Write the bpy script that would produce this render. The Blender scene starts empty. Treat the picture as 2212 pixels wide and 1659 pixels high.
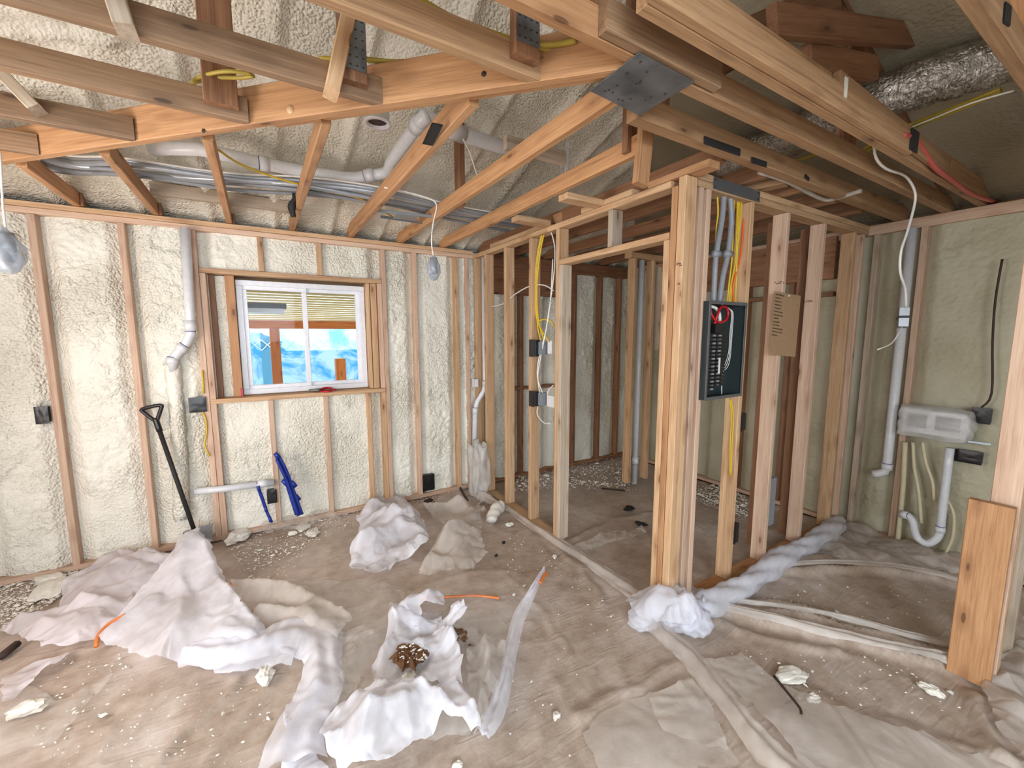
import bpy, bmesh, math, random
import numpy as np
from mathutils import Vector, Matrix
from mathutils.geometry import delaunay_2d_cdt

S = bpy.context.scene
COL = S.collection
random.seed(7)
RNG = np.random.default_rng(7)

# ------------------------------------------------------------------ camera
CAM_H = 1.606; FPX = 897.5
PITCH = math.radians(6.74); YAW = math.radians(31.2); ROLL = math.radians(-.126)
_F = Vector((math.sin(YAW)*math.cos(PITCH), math.cos(YAW)*math.cos(PITCH), -math.sin(PITCH)))
_R0 = Vector((math.cos(YAW), -math.sin(YAW), 0)); _U0 = _R0.cross(_F)
_R = _R0*math.cos(ROLL) + _U0*math.sin(ROLL); _U = -_R0*math.sin(ROLL) + _U0*math.cos(ROLL)
cd = bpy.data.cameras.new('camera'); cam = bpy.data.objects.new('camera', cd); COL.objects.link(cam)
cd.sensor_fit = 'HORIZONTAL'; cd.sensor_width = 36; cd.lens = FPX/2212*36; cd.clip_start = .02
m = Matrix((_R, _U, -_F)).transposed().to_4x4(); m.translation = (0, 0, CAM_H); cam.matrix_world = m
S.camera = cam

def at(px, py, ax, v):
    """the point of the plane ax = v that the photograph shows at pixel px, py"""
    d = _F + _R*((px-1106)/FPX) - _U*((py-829.5)/FPX); o = Vector((0, 0, CAM_H)); i = 'xyz'.index(ax)
    return o + d*((v-o[i])/d[i])

# ------------------------------------------------------------------ world, lights, exposure
W = bpy.data.worlds.new('World'); S.world = W; W.use_nodes = True
W.node_tree.nodes['Background'].inputs[0].default_value = (.80, .90, 1, 1)
W.node_tree.nodes['Background'].inputs[1].default_value = 2.3
def area(name, loc, rot, sx, sy, power, color):
    l = bpy.data.lights.new(name, 'AREA'); l.shape = 'RECTANGLE'; l.size = sx; l.size_y = sy; l.energy = power; l.color = color
    o = bpy.data.objects.new(name, l); COL.objects.link(o); o.location = loc; o.rotation_euler = [math.radians(a) for a in rot]; return o
area('daylight_rear_door', (-.45, -2.45, 1.95), (40, 0, 3), 2.3, 1.5, 150, (.78, .89, 1))
area('daylight_left_rear', (-1.70, -1.2, 1.35), (52, 0, -62), 1.4, 1.5, 34, (.95, .96, 1))
area('fill_left_far', (-1.70, 1.9, 1.4), (110, 0, -80), 1.0, 1.6, 34, (1, .90, .82))  # added warm fill from the left, tilted up to brighten the roof foam
area('pink_fill_left_corner', (-1.70, 2.3, 1.0), (90, 0, -48), .6, 1.4, 6, (1, .56, .44))  # added pink fill imitating a bounce onto the left end of the window wall
sun = bpy.data.lights.new('sun', 'SUN'); sun.energy = 3.2; sun.angle = .01; sun.color = (1, .94, .85)
so = bpy.data.objects.new('sun', sun); COL.objects.link(so); so.rotation_euler = (math.radians(38), 0, math.radians(30))
S.view_settings.view_transform = 'Standard'; S.view_settings.look = 'None'
S.view_settings.gamma = 1; S.view_settings.exposure = 0.24; S.view_settings.use_curve_mapping = False
S.cycles.use_denoising = True; S.cycles.max_bounces = 6; S.cycles.diffuse_bounces = 4; S.cycles.glossy_bounces = 2; S.cycles.transmission_bounces = 3; S.cycles.transparent_max_bounces = 12
S.cycles.use_adaptive_sampling = True; S.cycles.adaptive_threshold = .08
S.cycles.sample_clamp_indirect = 6; S.cycles.caustics_refractive = False; S.cycles.caustics_reflective = False

# ------------------------------------------------------------------ materials
def srgb(r, g, b):
    f = lambda c: (c/255/12.92) if c <= 10 else ((c/255+.055)/1.055)**2.4
    return (f(r), f(g), f(b), 1)
class NT:
    def __init__(s, name):
        s.m = bpy.data.materials.new(name); s.m.use_nodes = True; s.t = s.m.node_tree; s.b = s.t.nodes['Principled BSDF']; s.out = s.t.nodes['Material Output']
    def n(s, kind, **kw):
        x = s.t.nodes.new(kind)
        for k, v in kw.items():
            if k in x.inputs: x.inputs[k].default_value = v
            else: setattr(x, k, v)
        return x
    def l(s, a, b): s.t.links.new(a, b)
    def ramp(s, src, stops):
        r = s.t.nodes.new('ShaderNodeValToRGB'); e = r.color_ramp.elements
        while len(e) < len(stops): e.new(.5)
        for i, (p, c) in enumerate(stops): e[i].position = p; e[i].color = c
        s.l(src, r.inputs[0]); return r.outputs[0]
    def mix(s, f, a, b, mode='MIX'):
        x = s.t.nodes.new('ShaderNodeMix'); x.data_type = 'RGBA'; x.blend_type = mode
        for i, v in ((0, f), (6, a), (7, b)):
            if hasattr(v, 'is_linked'): s.l(v, x.inputs[i])
            else: x.inputs[i].default_value = v
        return x.outputs[2]
    def bump(s, src, strength, dist=.01, prev=None):
        b = s.n('ShaderNodeBump', Strength=strength, Distance=dist); s.l(src, b.inputs['Height'])
        if prev: s.l(prev, b.inputs['Normal'])
        s.l(b.outputs[0], s.b.inputs['Normal']); return b.outputs[0]
def plain(name, col, rough=.5, metal=0, **kw):
    t = NT(name); t.b.inputs['Base Color'].default_value = col; t.b.inputs['Roughness'].default_value = rough; t.b.inputs['Metallic'].default_value = metal
    n = t.n('ShaderNodeTexNoise', Scale=35.0, Detail=3.0); g = t.n('ShaderNodeTexCoord'); t.l(g.outputs['Object'], n.inputs['Vector'])
    c2 = tuple(min(1, x*.78) for x in col[:3])+(1,)
    t.l(t.mix(n.outputs[0], col, c2), t.b.inputs['Base Color'])
    for k, v in kw.items(): t.b.inputs[k.replace('_', ' ')].default_value = v
    return t.m
def wood(name, light, mid, dark, rough=.62):
    t = NT(name); tc = t.n('ShaderNodeTexCoord'); oi = t.n('ShaderNodeObjectInfo')
    off = t.n('ShaderNodeVectorMath', operation='MULTIPLY_ADD'); sc = t.n('ShaderNodeCombineXYZ', X=17.0, Y=9.0, Z=5.0)
    t.l(sc.outputs[0], off.inputs[0]); t.l(oi.outputs['Random'], off.inputs[1]); t.l(tc.outputs['Object'], off.inputs[2])
    mp = t.n('ShaderNodeMapping'); mp.inputs['Scale'].default_value = (.9, 26, 26); t.l(off.outputs[0], mp.inputs[0])
    # knots bend the grain
    vk = t.n('ShaderNodeMapping'); vk.inputs['Scale'].default_value = (3.3, 11, 11); t.l(off.outputs[0], vk.inputs[0])
    vo = t.n('ShaderNodeTexVoronoi', Scale=1.0, Randomness=1.0); t.l(vk.outputs[0], vo.inputs['Vector'])
    n1 = t.n('ShaderNodeTexNoise', Scale=1.6, Detail=6.0, Roughness=.62, Distortion=.5); t.l(mp.outputs[0], n1.inputs['Vector'])
    n2 = t.n('ShaderNodeTexNoise', Scale=7.0, Detail=4.0, Roughness=.6); t.l(mp.outputs[0], n2.inputs['Vector'])
    n3 = t.n('ShaderNodeTexNoise', Scale=3.0, Detail=3.0); t.l(off.outputs[0], n3.inputs['Vector'])
    c = t.ramp(n1.outputs[0], [(.30, dark), (.48, mid), (.68, light)])
    c = t.mix(.35, c, t.ramp(n2.outputs[0], [(.32, dark), (.62, light)]))
    c = t.mix(t.ramp(n3.outputs[0], [(.45, (0, 0, 0, 1)), (.75, (.55, .55, .55, 1))]), c, mid)
    kn = t.ramp(vo.outputs['Distance'], [(.07, (1, 1, 1, 1)), (.105, (0, 0, 0, 1))])
    c = t.mix(kn, c, tuple(x*.28 for x in dark[:3])+(1,))
    ring = t.ramp(vo.outputs['Distance'], [(.15, (.5, .5, .5, 1)), (.3, (0, 0, 0, 1))])
    c = t.mix(ring, c, dark)
    hs = t.n('ShaderNodeHueSaturation'); t.l(c, hs.inputs['Color'])
    mr = t.n('ShaderNodeMapRange'); mr.inputs[3].default_value = .84; mr.inputs[4].default_value = 1.14; t.l(oi.outputs['Random'], mr.inputs[0]); t.l(mr.outputs[0], hs.inputs['Value'])
    t.l(hs.outputs[0], t.b.inputs['Base Color']); t.b.inputs['Roughness'].default_value = rough
    t.bump(n2.outputs[0], .25, .002); return t.m
M = {}
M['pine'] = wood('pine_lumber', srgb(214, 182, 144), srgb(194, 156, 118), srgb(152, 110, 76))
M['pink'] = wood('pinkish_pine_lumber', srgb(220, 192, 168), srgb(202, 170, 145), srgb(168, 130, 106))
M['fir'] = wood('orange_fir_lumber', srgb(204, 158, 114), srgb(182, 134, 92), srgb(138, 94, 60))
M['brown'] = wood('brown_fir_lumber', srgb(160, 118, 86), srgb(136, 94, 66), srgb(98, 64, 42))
M['grey'] = wood('weathered_lumber', srgb(200, 186, 168), srgb(178, 160, 140), srgb(140, 120, 98))
M['umber'] = wood('greyed_brown_lumber', srgb(158, 128, 98), srgb(132, 102, 76), srgb(94, 70, 50))
M['tan'] = wood('tan_lumber', srgb(184, 148, 110), srgb(158, 122, 88), srgb(116, 84, 58))
M['porch'] = wood('stained_porch_post', srgb(232, 140, 72), srgb(215, 118, 52), srgb(168, 80, 34))
M['plank'] = plain('porch_ceiling_plank', srgb(250, 222, 158), .6)
def foam(name, c1, c2, sc=1.0, bump=1.0):
    t = NT(name); tc = t.n('ShaderNodeTexCoord')
    v = t.n('ShaderNodeTexVoronoi', Scale=46.0*sc, feature='SMOOTH_F1'); n = t.n('ShaderNodeTexNoise', Scale=26.0*sc, Detail=5.0, Roughness=.6, Distortion=.6)
    n0 = t.n('ShaderNodeTexNoise', Scale=2.2, Detail=3.0)
    for x in (v, n, n0): t.l(tc.outputs['Object'], x.inputs['Vector'])
    a = t.n('ShaderNodeMath', operation='SUBTRACT'); t.l(n.outputs[0], a.inputs[0]); t.l(v.outputs['Distance'], a.inputs[1])
    ar = t.ramp(n0.outputs[0], [(.35, (.25, .25, .25, 1)), (.65, (1, 1, 1, 1))])
    ml = t.n('ShaderNodeMath', operation='MULTIPLY'); t.l(a.outputs[0], ml.inputs[0]); t.l(ar, ml.inputs[1])
    t.l(t.mix(t.ramp(n0.outputs[0], [(.3, (0, 0, 0, 1)), (.7, (1, 1, 1, 1))]), c1, c2), t.b.inputs['Base Color'])
    t.b.inputs['Roughness'].default_value = .55; t.b.inputs['Subsurface Weight'].default_value = .0
    t.bump(ml.outputs[0], .9*bump, .02); return t.m
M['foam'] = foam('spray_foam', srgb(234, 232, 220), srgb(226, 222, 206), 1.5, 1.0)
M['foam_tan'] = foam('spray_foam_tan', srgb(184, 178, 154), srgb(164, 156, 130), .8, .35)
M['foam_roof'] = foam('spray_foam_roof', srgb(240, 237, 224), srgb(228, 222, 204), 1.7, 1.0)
M['foam_dark'] = foam('spray_foam_shaded', srgb(164, 154, 132), srgb(146, 134, 112), 1.2, .4)  # roof foam darkened for the right slope: its shade put into the colour
M['pvc'] = plain('white_pvc', srgb(226, 228, 232), .25)
M['purple'] = plain('purple_primer', srgb(70, 60, 140), .4)
M['black'] = plain('black_plastic', srgb(26, 26, 28), .35)
M['rubber'] = plain('matte_black', srgb(34, 33, 33), .7)
M['whitepl'] = plain('white_plastic', srgb(235, 235, 238), .35)
M['vinyl'] = plain('white_vinyl', srgb(238, 240, 246), .3)
M['yellow'] = plain('yellow_cable', srgb(226, 190, 50), .4)
M['olive'] = plain('dusty_yellow_cable', srgb(170, 148, 52), .5)
M['orange'] = plain('orange_cable', srgb(238, 110, 50), .4)
M['greyc'] = plain('grey_cable', srgb(150, 154, 160), .4)
M['foil'] = plain('silver_cable_jacket', srgb(176, 182, 190), .3, .35)
M['whitec'] = plain('white_cable', srgb(236, 234, 228), .4)
M['blue'] = plain('blue_pex', srgb(24, 52, 150), .35)
M['red'] = plain('red_plastic', srgb(190, 22, 34), .35)
M['pink_tube'] = plain('pink_tubing', srgb(190, 84, 74), .4)
M['steel'] = plain('galvanised_steel', srgb(165, 168, 172), .38, .85)
M['dsteel'] = plain('dark_steel', srgb(120, 124, 128), .45, .6)
M['panelgrey'] = plain('panel_grey_enamel', srgb(62, 72, 74), .35, .3)
M['card'] = plain('cardboard', srgb(170, 138, 104), .8)
M['chip'] = plain('foam_chip', srgb(238, 234, 224), .7)
M['leaf'] = plain('dry_leaf', srgb(110, 74, 44), .8)
M['ink'] = plain('dark_ink', srgb(60, 42, 32), .7)
M['tape_orange'] = plain('orange_tape', srgb(228, 130, 66), .5)
M['hose'] = plain('cream_hose', srgb(214, 204, 170), .45)
M['shingle'] = plain('sheathing', srgb(150, 120, 90), .8)
M['greybox'] = plain('grey_plastic_box', srgb(140, 146, 152), .5)
# galvanised gusset plate
t = NT('gusset_plate'); tc = t.n('ShaderNodeTexCoord'); n = t.n('ShaderNodeTexNoise', Scale=9.0, Detail=4.0); t.l(tc.outputs['Object'], n.inputs['Vector'])
v = t.n('ShaderNodeTexVoronoi', Scale=45.0); t.l(tc.outputs['Object'], v.inputs['Vector'])
c = t.ramp(n.outputs[0], [(.3, srgb(88, 92, 96)), (.7, srgb(138, 142, 146))])
t.l(c, t.b.inputs['Base Color']); t.b.inputs['Metallic'].default_value = .6; t.b.inputs['Roughness'].default_value = .5; t.bump(v.outputs[0], .2, .002); M['gusset'] = t.m
# crinkled foil
t = NT('foil_duct'); tc = t.n('ShaderNodeTexCoord'); n = t.n('ShaderNodeTexNoise', Scale=30.0, Detail=6.0, Distortion=1.2); t.l(tc.outputs['Object'], n.inputs['Vector'])
t.b.inputs['Base Color'].default_value = srgb(200, 196, 190); t.b.inputs['Metallic'].default_value = .95; t.b.inputs['Roughness'].default_value = .22; t.bump(n.outputs[0], .9, .02); M['duct'] = t.m
# clear plastic wrap
def film(name, col, alpha, rough=.32, var=.12, transl=.35, sc=4.0):
    t = NT(name); tc = t.n('ShaderNodeTexCoord'); n = t.n('ShaderNodeTexNoise', Scale=sc, Detail=5.0); t.l(tc.outputs['Object'], n.inputs['Vector'])
    n2 = t.n('ShaderNodeTexNoise', Scale=26.0, Detail=5.0, Distortion=1.0); t.l(tc.outputs['Object'], n2.inputs['Vector'])
    t.b.inputs['Base Color'].default_value = col; t.b.inputs['Roughness'].default_value = rough
    n3 = t.n('ShaderNodeTexNoise', Scale=7.0, Detail=4.0, Roughness=.5, Distortion=.6); n3.noise_type = 'RIDGED_MULTIFRACTAL'; t.l(tc.outputs['Object'], n3.inputs['Vector'])
    nb = t.bump(n2.outputs[0], .25, .008, t.bump(n3.outputs[0], .5, .02))
    tl = t.n('ShaderNodeBsdfTranslucent'); tl.inputs[0].default_value = col
    m1 = t.n('ShaderNodeMixShader'); m1.inputs[0].default_value = transl; t.l(t.b.outputs[0], m1.inputs[1]); t.l(tl.outputs[0], m1.inputs[2])
    tr = t.n('ShaderNodeBsdfTransparent'); m2 = t.n('ShaderNodeMixShader')
    lo, hi = max(0, alpha-var), min(1, alpha+var)
    f = t.ramp(n.outputs[0], [(.40, (lo,)*3+(1,)), (.58, (hi,)*3+(1,))]); t.l(f, m2.inputs[0])
    t.l(tr.outputs[0], m2.inputs[1]); t.l(m1.outputs[0], m2.inputs[2]); t.l(m2.outputs[0], t.out.inputs[0]); return t.m
M['film'] = film('milky_plastic_film', srgb(246, 247, 255), .80, .30, .16, .40)
M['film_thin'] = film('thin_plastic_film', srgb(236, 232, 226), .34)
M['film_grey'] = film('dusty_plastic_film', srgb(232, 224, 216), .56)
M['film_pink'] = film('pinkish_plastic_film', srgb(248, 244, 250), .70)
M['wrap'] = film('clear_plastic_wrap', srgb(240, 240, 238), .55, .22, .15)
# plastic covered floor
t = NT('plastic_covered_floor'); tc = t.n('ShaderNodeTexCoord')
n = t.n('ShaderNodeTexNoise', Scale=1.5, Detail=7.0, Roughness=.62, Distortion=.8); n2 = t.n('ShaderNodeTexNoise', Scale=11.0, Detail=6.0, Roughness=.7); n3 = t.n('ShaderNodeTexNoise', Scale=60.0, Detail=4.0)
for x in (n, n2, n3): t.l(tc.outputs['Object'], x.inputs['Vector'])
c = t.ramp(n.outputs[0], [(.3, srgb(150, 130, 114)), (.5, srgb(178, 160, 144)), (.68, srgb(212, 200, 192))])
c = t.mix(.35, c, t.ramp(n2.outputs[0], [(.35, srgb(136, 116, 100)), (.65, srgb(206, 194, 184))]))
t.l(c, t.b.inputs['Base Color']); t.b.inputs['Roughness'].default_value = .36
t.l(t.ramp(n2.outputs[0], [(.3, (.3, .3, .3, 1)), (.7, (.55, .55, .55, 1))]), t.b.inputs['Roughness'])
mp = t.n('ShaderNodeMapping'); mp.inputs['Rotation'].default_value = (0, 0, .9); mp.inputs['Scale'].default_value = (3, 14, 1); t.l(tc.outputs['Object'], mp.inputs[0])
n4 = t.n('ShaderNodeTexNoise', Scale=1.6, Detail=5.0, Roughness=.55, Distortion=1.4); n4.noise_type = 'RIDGED_MULTIFRACTAL'; t.l(mp.outputs[0], n4.inputs['Vector'])
b0 = t.bump(n4.outputs[0], .35, .012); b1 = t.bump(n2.outputs[0], .35, .01, b0); t.bump(n3.outputs[0], .15, .003, b1); M['floor'] = t.m
t = NT('window_glass'); tr = t.n('ShaderNodeBsdfTransparent'); gl = t.n('ShaderNodeBsdfGlossy', Roughness=.02); mx = t.n('ShaderNodeMixShader'); mx.inputs[0].default_value = .005
t.l(tr.outputs[0], mx.inputs[1]); t.l(gl.outputs[0], mx.inputs[2]); t.l(mx.outputs[0], t.out.inputs[0]); M['glass'] = t.m

# ------------------------------------------------------------------ helpers
def mesh_obj(name, verts, faces, mat, parent=None, smooth=False, mw=None):
    me = bpy.data.meshes.new(name); me.from_pydata([tuple(v) for v in verts], [], faces); me.update()
    if smooth:
        for p in me.polygons: p.use_smooth = True
    if mat: me.materials.append(M[mat] if isinstance(mat, str) else mat)
    o = bpy.data.objects.new(name, me); COL.objects.link(o)
    if mw is not None: o.matrix_world = mw
    if parent is not None:
        o.parent = parent; o.matrix_parent_inverse = parent.matrix_basis.inverted()
    return o
def tag(o, label, cat, group=None):
    o['label'] = label; o['category'] = cat
    if group: o['group'] = group
    return o
def struct(o): o['kind'] = 'structure'; return o
def empty(name, loc, label, cat, group=None):
    o = bpy.data.objects.new(name, None); COL.objects.link(o); o.location = loc; o.empty_display_size = .05; return tag(o, label, cat, group)
def merge(parts):
    V, Fc = [], []
    for v, f in parts:
        k = len(V); V += [tuple(q) for q in v]; Fc += [tuple(i+k for i in q) for q in f]
    return V, Fc
def g_box(x0, x1, y0, y1, z0, z1):
    v = [(x, y, z) for z in (z0, z1) for y in (y0, y1) for x in (x0, x1)]
    return v, [(0, 2, 3, 1), (4, 5, 7, 6), (0, 1, 5, 4), (2, 6, 7, 3), (0, 4, 6, 2), (1, 3, 7, 5)]
def g_tube(pts, r, seg=8, smooth=4, closed=False, prof=None):
    P = [Vector(p) for p in pts]
    if smooth > 1 and len(P) > 2:
        Q = []
        for i in range(len(P)-1):
            a, b, c, d = P[max(i-1, 0)], P[i], P[i+1], P[min(i+2, len(P)-1)]
            for k in range(smooth):
                u = k/smooth
                Q.append(.5*((2*b)+(c-a)*u+(2*a-5*b+4*c-d)*u*u+(3*b-a-3*c+d)*u**3))
        Q.append(P[-1]); P = Q
    V, Fc = [], []; n = len(P); up = None
    for i, p in enumerate(P):
        tdir = (P[min(i+1, n-1)]-P[max(i-1, 0)]).normalized()
        if up is None: up = Vector((0, 0, 1)) if abs(tdir.z) < .9 else Vector((1, 0, 0))
        s = tdir.cross(up).normalized(); up = s.cross(tdir).normalized()
        rr = r if not callable(r) else r(i/(n-1))
        for k in range(seg):
            a = 2*math.pi*k/seg; q = 1 if prof is None else prof(i/(n-1), a)
            V.append(p+s*math.cos(a)*rr*q+up*math.sin(a)*rr*q)
    for i in range(n-1):
        for k in range(seg):
            Fc.append((i*seg+k, i*seg+(k+1) % seg, (i+1)*seg+(k+1) % seg, (i+1)*seg+k))
    Fc.append(tuple(range(seg))[::-1]); Fc.append(tuple((n-1)*seg+k for k in range(seg)))
    return V, Fc
def tube(name, pts, r, mat, parent=None, seg=8, smooth=4, prof=None):
    v, f = g_tube(pts, r, seg, smooth, prof=prof); return mesh_obj(name, v, f, mat, parent, smooth=True)
def cyl(name, a, b, r, mat, parent=None, seg=16):
    return tube(name, [a, b], r, mat, parent, seg, 1)
def g_lumber(L, w, t, c=.003, cut0=0, cut1=0):
    """a board along local X from 0 to L, width w on Y, thickness t on Z, eased edges; cut0/cut1 slant its ends"""
    pr = [(-w/2+c, -t/2), (w/2-c, -t/2), (w/2, -t/2+c), (w/2, t/2-c), (w/2-c, t/2), (-w/2+c, t/2), (-w/2, t/2-c), (-w/2, -t/2+c)]
    V = [(cut0*y/w, y, z) for y, z in pr]+[(L+cut1*y/w, y, z) for y, z in pr]
    Fc = [(i, (i+1) % 8, 8+(i+1) % 8, 8+i) for i in range(8)]+[tuple(range(7, -1, -1)), tuple(range(8, 16))]
    return V, Fc
def board(name, p0, p1, wdir, w, t, mat, parent=None, cut0=0, cut1=0):
    """board whose centre line runs p0-p1; wdir = direction of its width"""
    p0, p1 = Vector(p0), Vector(p1); X = (p1-p0).normalized(); Y = Vector(wdir); Y = (Y-X*Y.dot(X)).normalized(); Z = X.cross(Y)
    mw = Matrix((X, Y, Z)).transposed().to_4x4(); mw.translation = p0
    v, f = g_lumber((p1-p0).length, w, t, cut0=cut0, cut1=cut1)
    if parent is None: return mesh_obj(name, v, f, mat, mw=mw)
    o = mesh_obj(name, v, f, mat, mw=mw); o.parent = parent; o.matrix_parent_inverse = parent.matrix_basis.inverted(); return o
def bx(name, x0, x1, y0, y1, z0, z1, mat, parent=None):
    """axis-aligned board; the grain follows the longest side"""
    d = (x1-x0, y1-y0, z1-z0); c = ((x0+x1)/2, (y0+y1)/2, (z0+z1)/2); i = max(range(3), key=lambda k: d[k])
    o = [k for k in range(3) if k != i]; j = o[0] if d[o[0]] >= d[o[1]] else o[1]; k = o[1] if j == o[0] else o[0]
    a = list(c); b = list(c); a[i] -= d[i]/2; b[i] += d[i]/2; wd = [0, 0, 0]; wd[j] = 1
    return board(name, a, b, wd, d[j], d[k], mat, parent)
def ngon_plate(name, pts, n, thick, mat, parent=None):
    n = Vector(n).normalized()*thick; k = len(pts); V = [Vector(p) for p in pts]; V += [p+n for p in V]
    F_ = [tuple(range(k)), tuple(range(2*k-1, k-1, -1))]+[(i, i+k, (i+1) % k+k, (i+1) % k) for i in range(k)]
    return mesh_obj(name, V, F_, mat, parent)

# numpy noise
def vnoise(x, y, s, seed):
    r = np.random.default_rng(seed); T = r.random((256, 256)); x = x*s+37.3; y = y*s+91.7
    xi = np.floor(x).astype(int); yi = np.floor(y).astype(int); fx = x-xi; fy = y-yi; fx = fx*fx*(3-2*fx); fy = fy*fy*(3-2*fy)
    a = T[xi & 255, yi & 255]; b = T[(xi+1) & 255, yi & 255]; c = T[xi & 255, (yi+1) & 255]; d = T[(xi+1) & 255, (yi+1) & 255]
    return (a*(1-fx)+b*fx)*(1-fy)+(c*(1-fx)+d*fx)*fy
def fbm(x, y, s, seed, o=4, g=.5):
    v = 0; a = 1; n = 0
    for i in range(o): v = v+a*vnoise(x, y, s*2**i, seed+i); n += a; a *= g
    return v/n
def worley(x, y, s, seed):
    r = np.random.default_rng(seed); TX = r.random((64, 64)); TY = r.random((64, 64)); x = x*s; y = y*s; xi = np.floor(x).astype(int); yi = np.floor(y).astype(int)
    best = np.full(x.shape, 9.)
    for dx in (-1, 0, 1):
        for dy in (-1, 0, 1):
            cx = xi+dx; cy = yi+dy; d = np.hypot(x-cx-TX[cx & 63, cy & 63], y-cy-TY[cx & 63, cy & 63]); best = np.minimum(best, d)
    return best
def grid_mesh(name, P, keep, mat, smooth=True):
    """P: (n, m, 3) points, keep: (n-1, m-1) bool of cells to build"""
    n, m_ = P.shape[:2]; idx = np.arange(n*m_).reshape(n, m_)
    q = np.stack([idx[:-1, :-1], idx[1:, :-1], idx[1:, 1:], idx[:-1, 1:]], -1)[keep]
    me = bpy.data.meshes.new(name); me.vertices.add(n*m_); me.vertices.foreach_set('co', P.reshape(-1).astype(np.float32))
    me.loops.add(q.size); me.loops.foreach_set('vertex_index', q.reshape(-1).astype(np.int32)); me.polygons.add(len(q))
    me.polygons.foreach_set('loop_start', (np.arange(len(q))*4).astype(np.int32)); me.polygons.foreach_set('use_smooth', np.full(len(q), smooth)); me.update(calc_edges=True); me.validate()
    me.materials.append(M[mat] if isinstance(mat, str) else mat)
    o = bpy.data.objects.new(name, me); COL.objects.link(o); return o

# ------------------------------------------------------------------ room: key dimensions
YW = 3.86; XL = -1.75; XR = 4.11; XP = 1.885; YP = 1.42; HT = 2.44; YB = -2.7
EPS = .002
STUDS_W = [-1.58, -1.19, -.77, -.355, .93, 1.265, 1.685, 2.07, 2.45, 2.83, 3.2, 3.605, 3.93]
STUDS_R = [.50, 1.10, 1.36, 1.95, 2.35, 2.75, 3.15, 3.55]

# floor with folds in the plastic -------------------------------------------------
def seg_dist(x, y, pts):
    best = np.full(x.shape, 9.); tt = np.zeros(x.shape)
    for (a, b) in zip(pts[:-1], pts[1:]):
        d = np.array(b)-np.array(a); L = d@d; u = np.clip(((x-a[0])*d[0]+(y-a[1])*d[1])/L, 0, 1)
        q = np.hypot(x-a[0]-u*d[0], y-a[1]-u*d[1]); m_ = q < best; best = np.where(m_, q, best); tt = np.where(m_, u, tt)
    return best, tt
FOLDS = [  # pixel poly-lines of the long folds in the sheet, height, half width
    ([(520, 1465), (430, 1550), (330, 1659)], .022, .022), ([(1540, 1320), (1700, 1350), (1900, 1400), (2090, 1452)], .045, .028),
    ([(1540, 1306), (1720, 1325), (1900, 1370), (2090, 1425)], .035, .022), ([(1660, 1236), (1850, 1228), (2000, 1240), (2110, 1275)], .04, .03),
    ([(1700, 1210), (1850, 1195), (1990, 1205), (2110, 1245)], .035, .03), ([(1560, 1300), (1700, 1300), (1850, 1345), (2080, 1400)], .03, .02),
    ([(1540, 1335), (1660, 1385), (1800, 1400)], .02, .03), ([(1250, 1540), (1380, 1480), (1480, 1420)], .02, .03),
    ([(1200, 1180), (1260, 1230), (1300, 1300)], .012, .03), ([(900, 1270), (1000, 1235), (1100, 1230)], .01, .02),
    ([(660, 1255), (760, 1190), (800, 1150)], .012, .018), ([(1750, 1500), (1900, 1560), (2212, 1659)], .02, .05),
    ([(2110, 1500), (2130, 1600), (2180, 1659)], .03, .03), ([(2160, 1500), (2190, 1560), (2212, 1620)], .03, .03), ([(1230, 1165), (1330, 1120), (1420, 1105)], .02, .02),
    ([(1100, 1240), (1180, 1330), (1240, 1420)], .008, .02), ([(60, 1450), (180, 1400), (260, 1380)], .01, .02)]
gx = np.arange(XL, XR+.02, .02); gy = np.arange(YB, YW+.12, .02); X, Y = np.meshgrid(gx, gy, indexing='ij')
ang = .8; u1 = X*math.cos(ang)+Y*math.sin(ang); v1 = -X*math.sin(ang)+Y*math.cos(ang)
Z = -.018+.008*fbm(X, Y, 2.2, 3, 4)+.012*np.abs(fbm(u1*.5, v1, 5.5, 11, 3)-.5)*2
r1 = 1-np.abs(fbm(u1*.6, v1, 3.2, 31, 3)*2-1)*1.0; Z += .012*np.clip(r1-.86, 0, 1)*7*.6
for px, h, w in FOLDS:
    pts = [tuple(at(a, b, 'z', 0)[:2]) for a, b in px]; d, _ = seg_dist(X+.012*np.sin(Y*23), Y+.012*np.sin(X*19), pts); Z += h*np.exp(-(d/w)**2)*(.75+.5*fbm(X, Y, 4, 8, 2))
inside = (Y > 1.5) & (X > 1.95); Z = np.where(inside, -.012+(Z+.012)*.7, Z)
fl = struct(grid_mesh('floor', np.stack([X, Y, Z], -1), np.ones((len(gx)-1, len(gy)-1), bool), 'floor'))
fb = struct(mesh_obj('floor_subfloor', *g_box(XL-.2, XR+.3, YB, YW+.3, -.12, -.03), 'brown'))

# spray-foamed walls ---------------------------------------------------------------
def foam_depth(u, z, studs, sw, seed, base=.078, bulge=.030, rough=1.0):
    d = np.full(u.shape, 9.); k = np.zeros(u.shape)
    for i, s in enumerate(studs):
        q = np.abs(u-s-sw/2)-sw/2; k = np.where(q < d, i, k); d = np.minimum(d, q)
    d = np.clip(d, 0, 1)
    s = np.clip(d/.09, 0, 1); s = s*s*(3-2*s)
    mask = np.clip(fbm(u, z, 1.6, seed+5, 3)*2.4-.7, .15, 1)*rough
    w1 = worley(u*1.0+.02*vnoise(u, z, 20, 3), z*1.25, 26, seed); w2 = worley(u, z, 9, seed+1)
    y = base-bulge*s - mask*(.024*(1-w1)+.020*(1-w2))*s + .03*(fbm(u, z, 3.2, seed+2, 3)-.5)*s
    crest = np.abs(fbm(u*.8, z*1.6, 4.2, seed+9, 3)-.5); y -= .014*np.exp(-(crest/.018)**2)*s*mask
    return y
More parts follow.
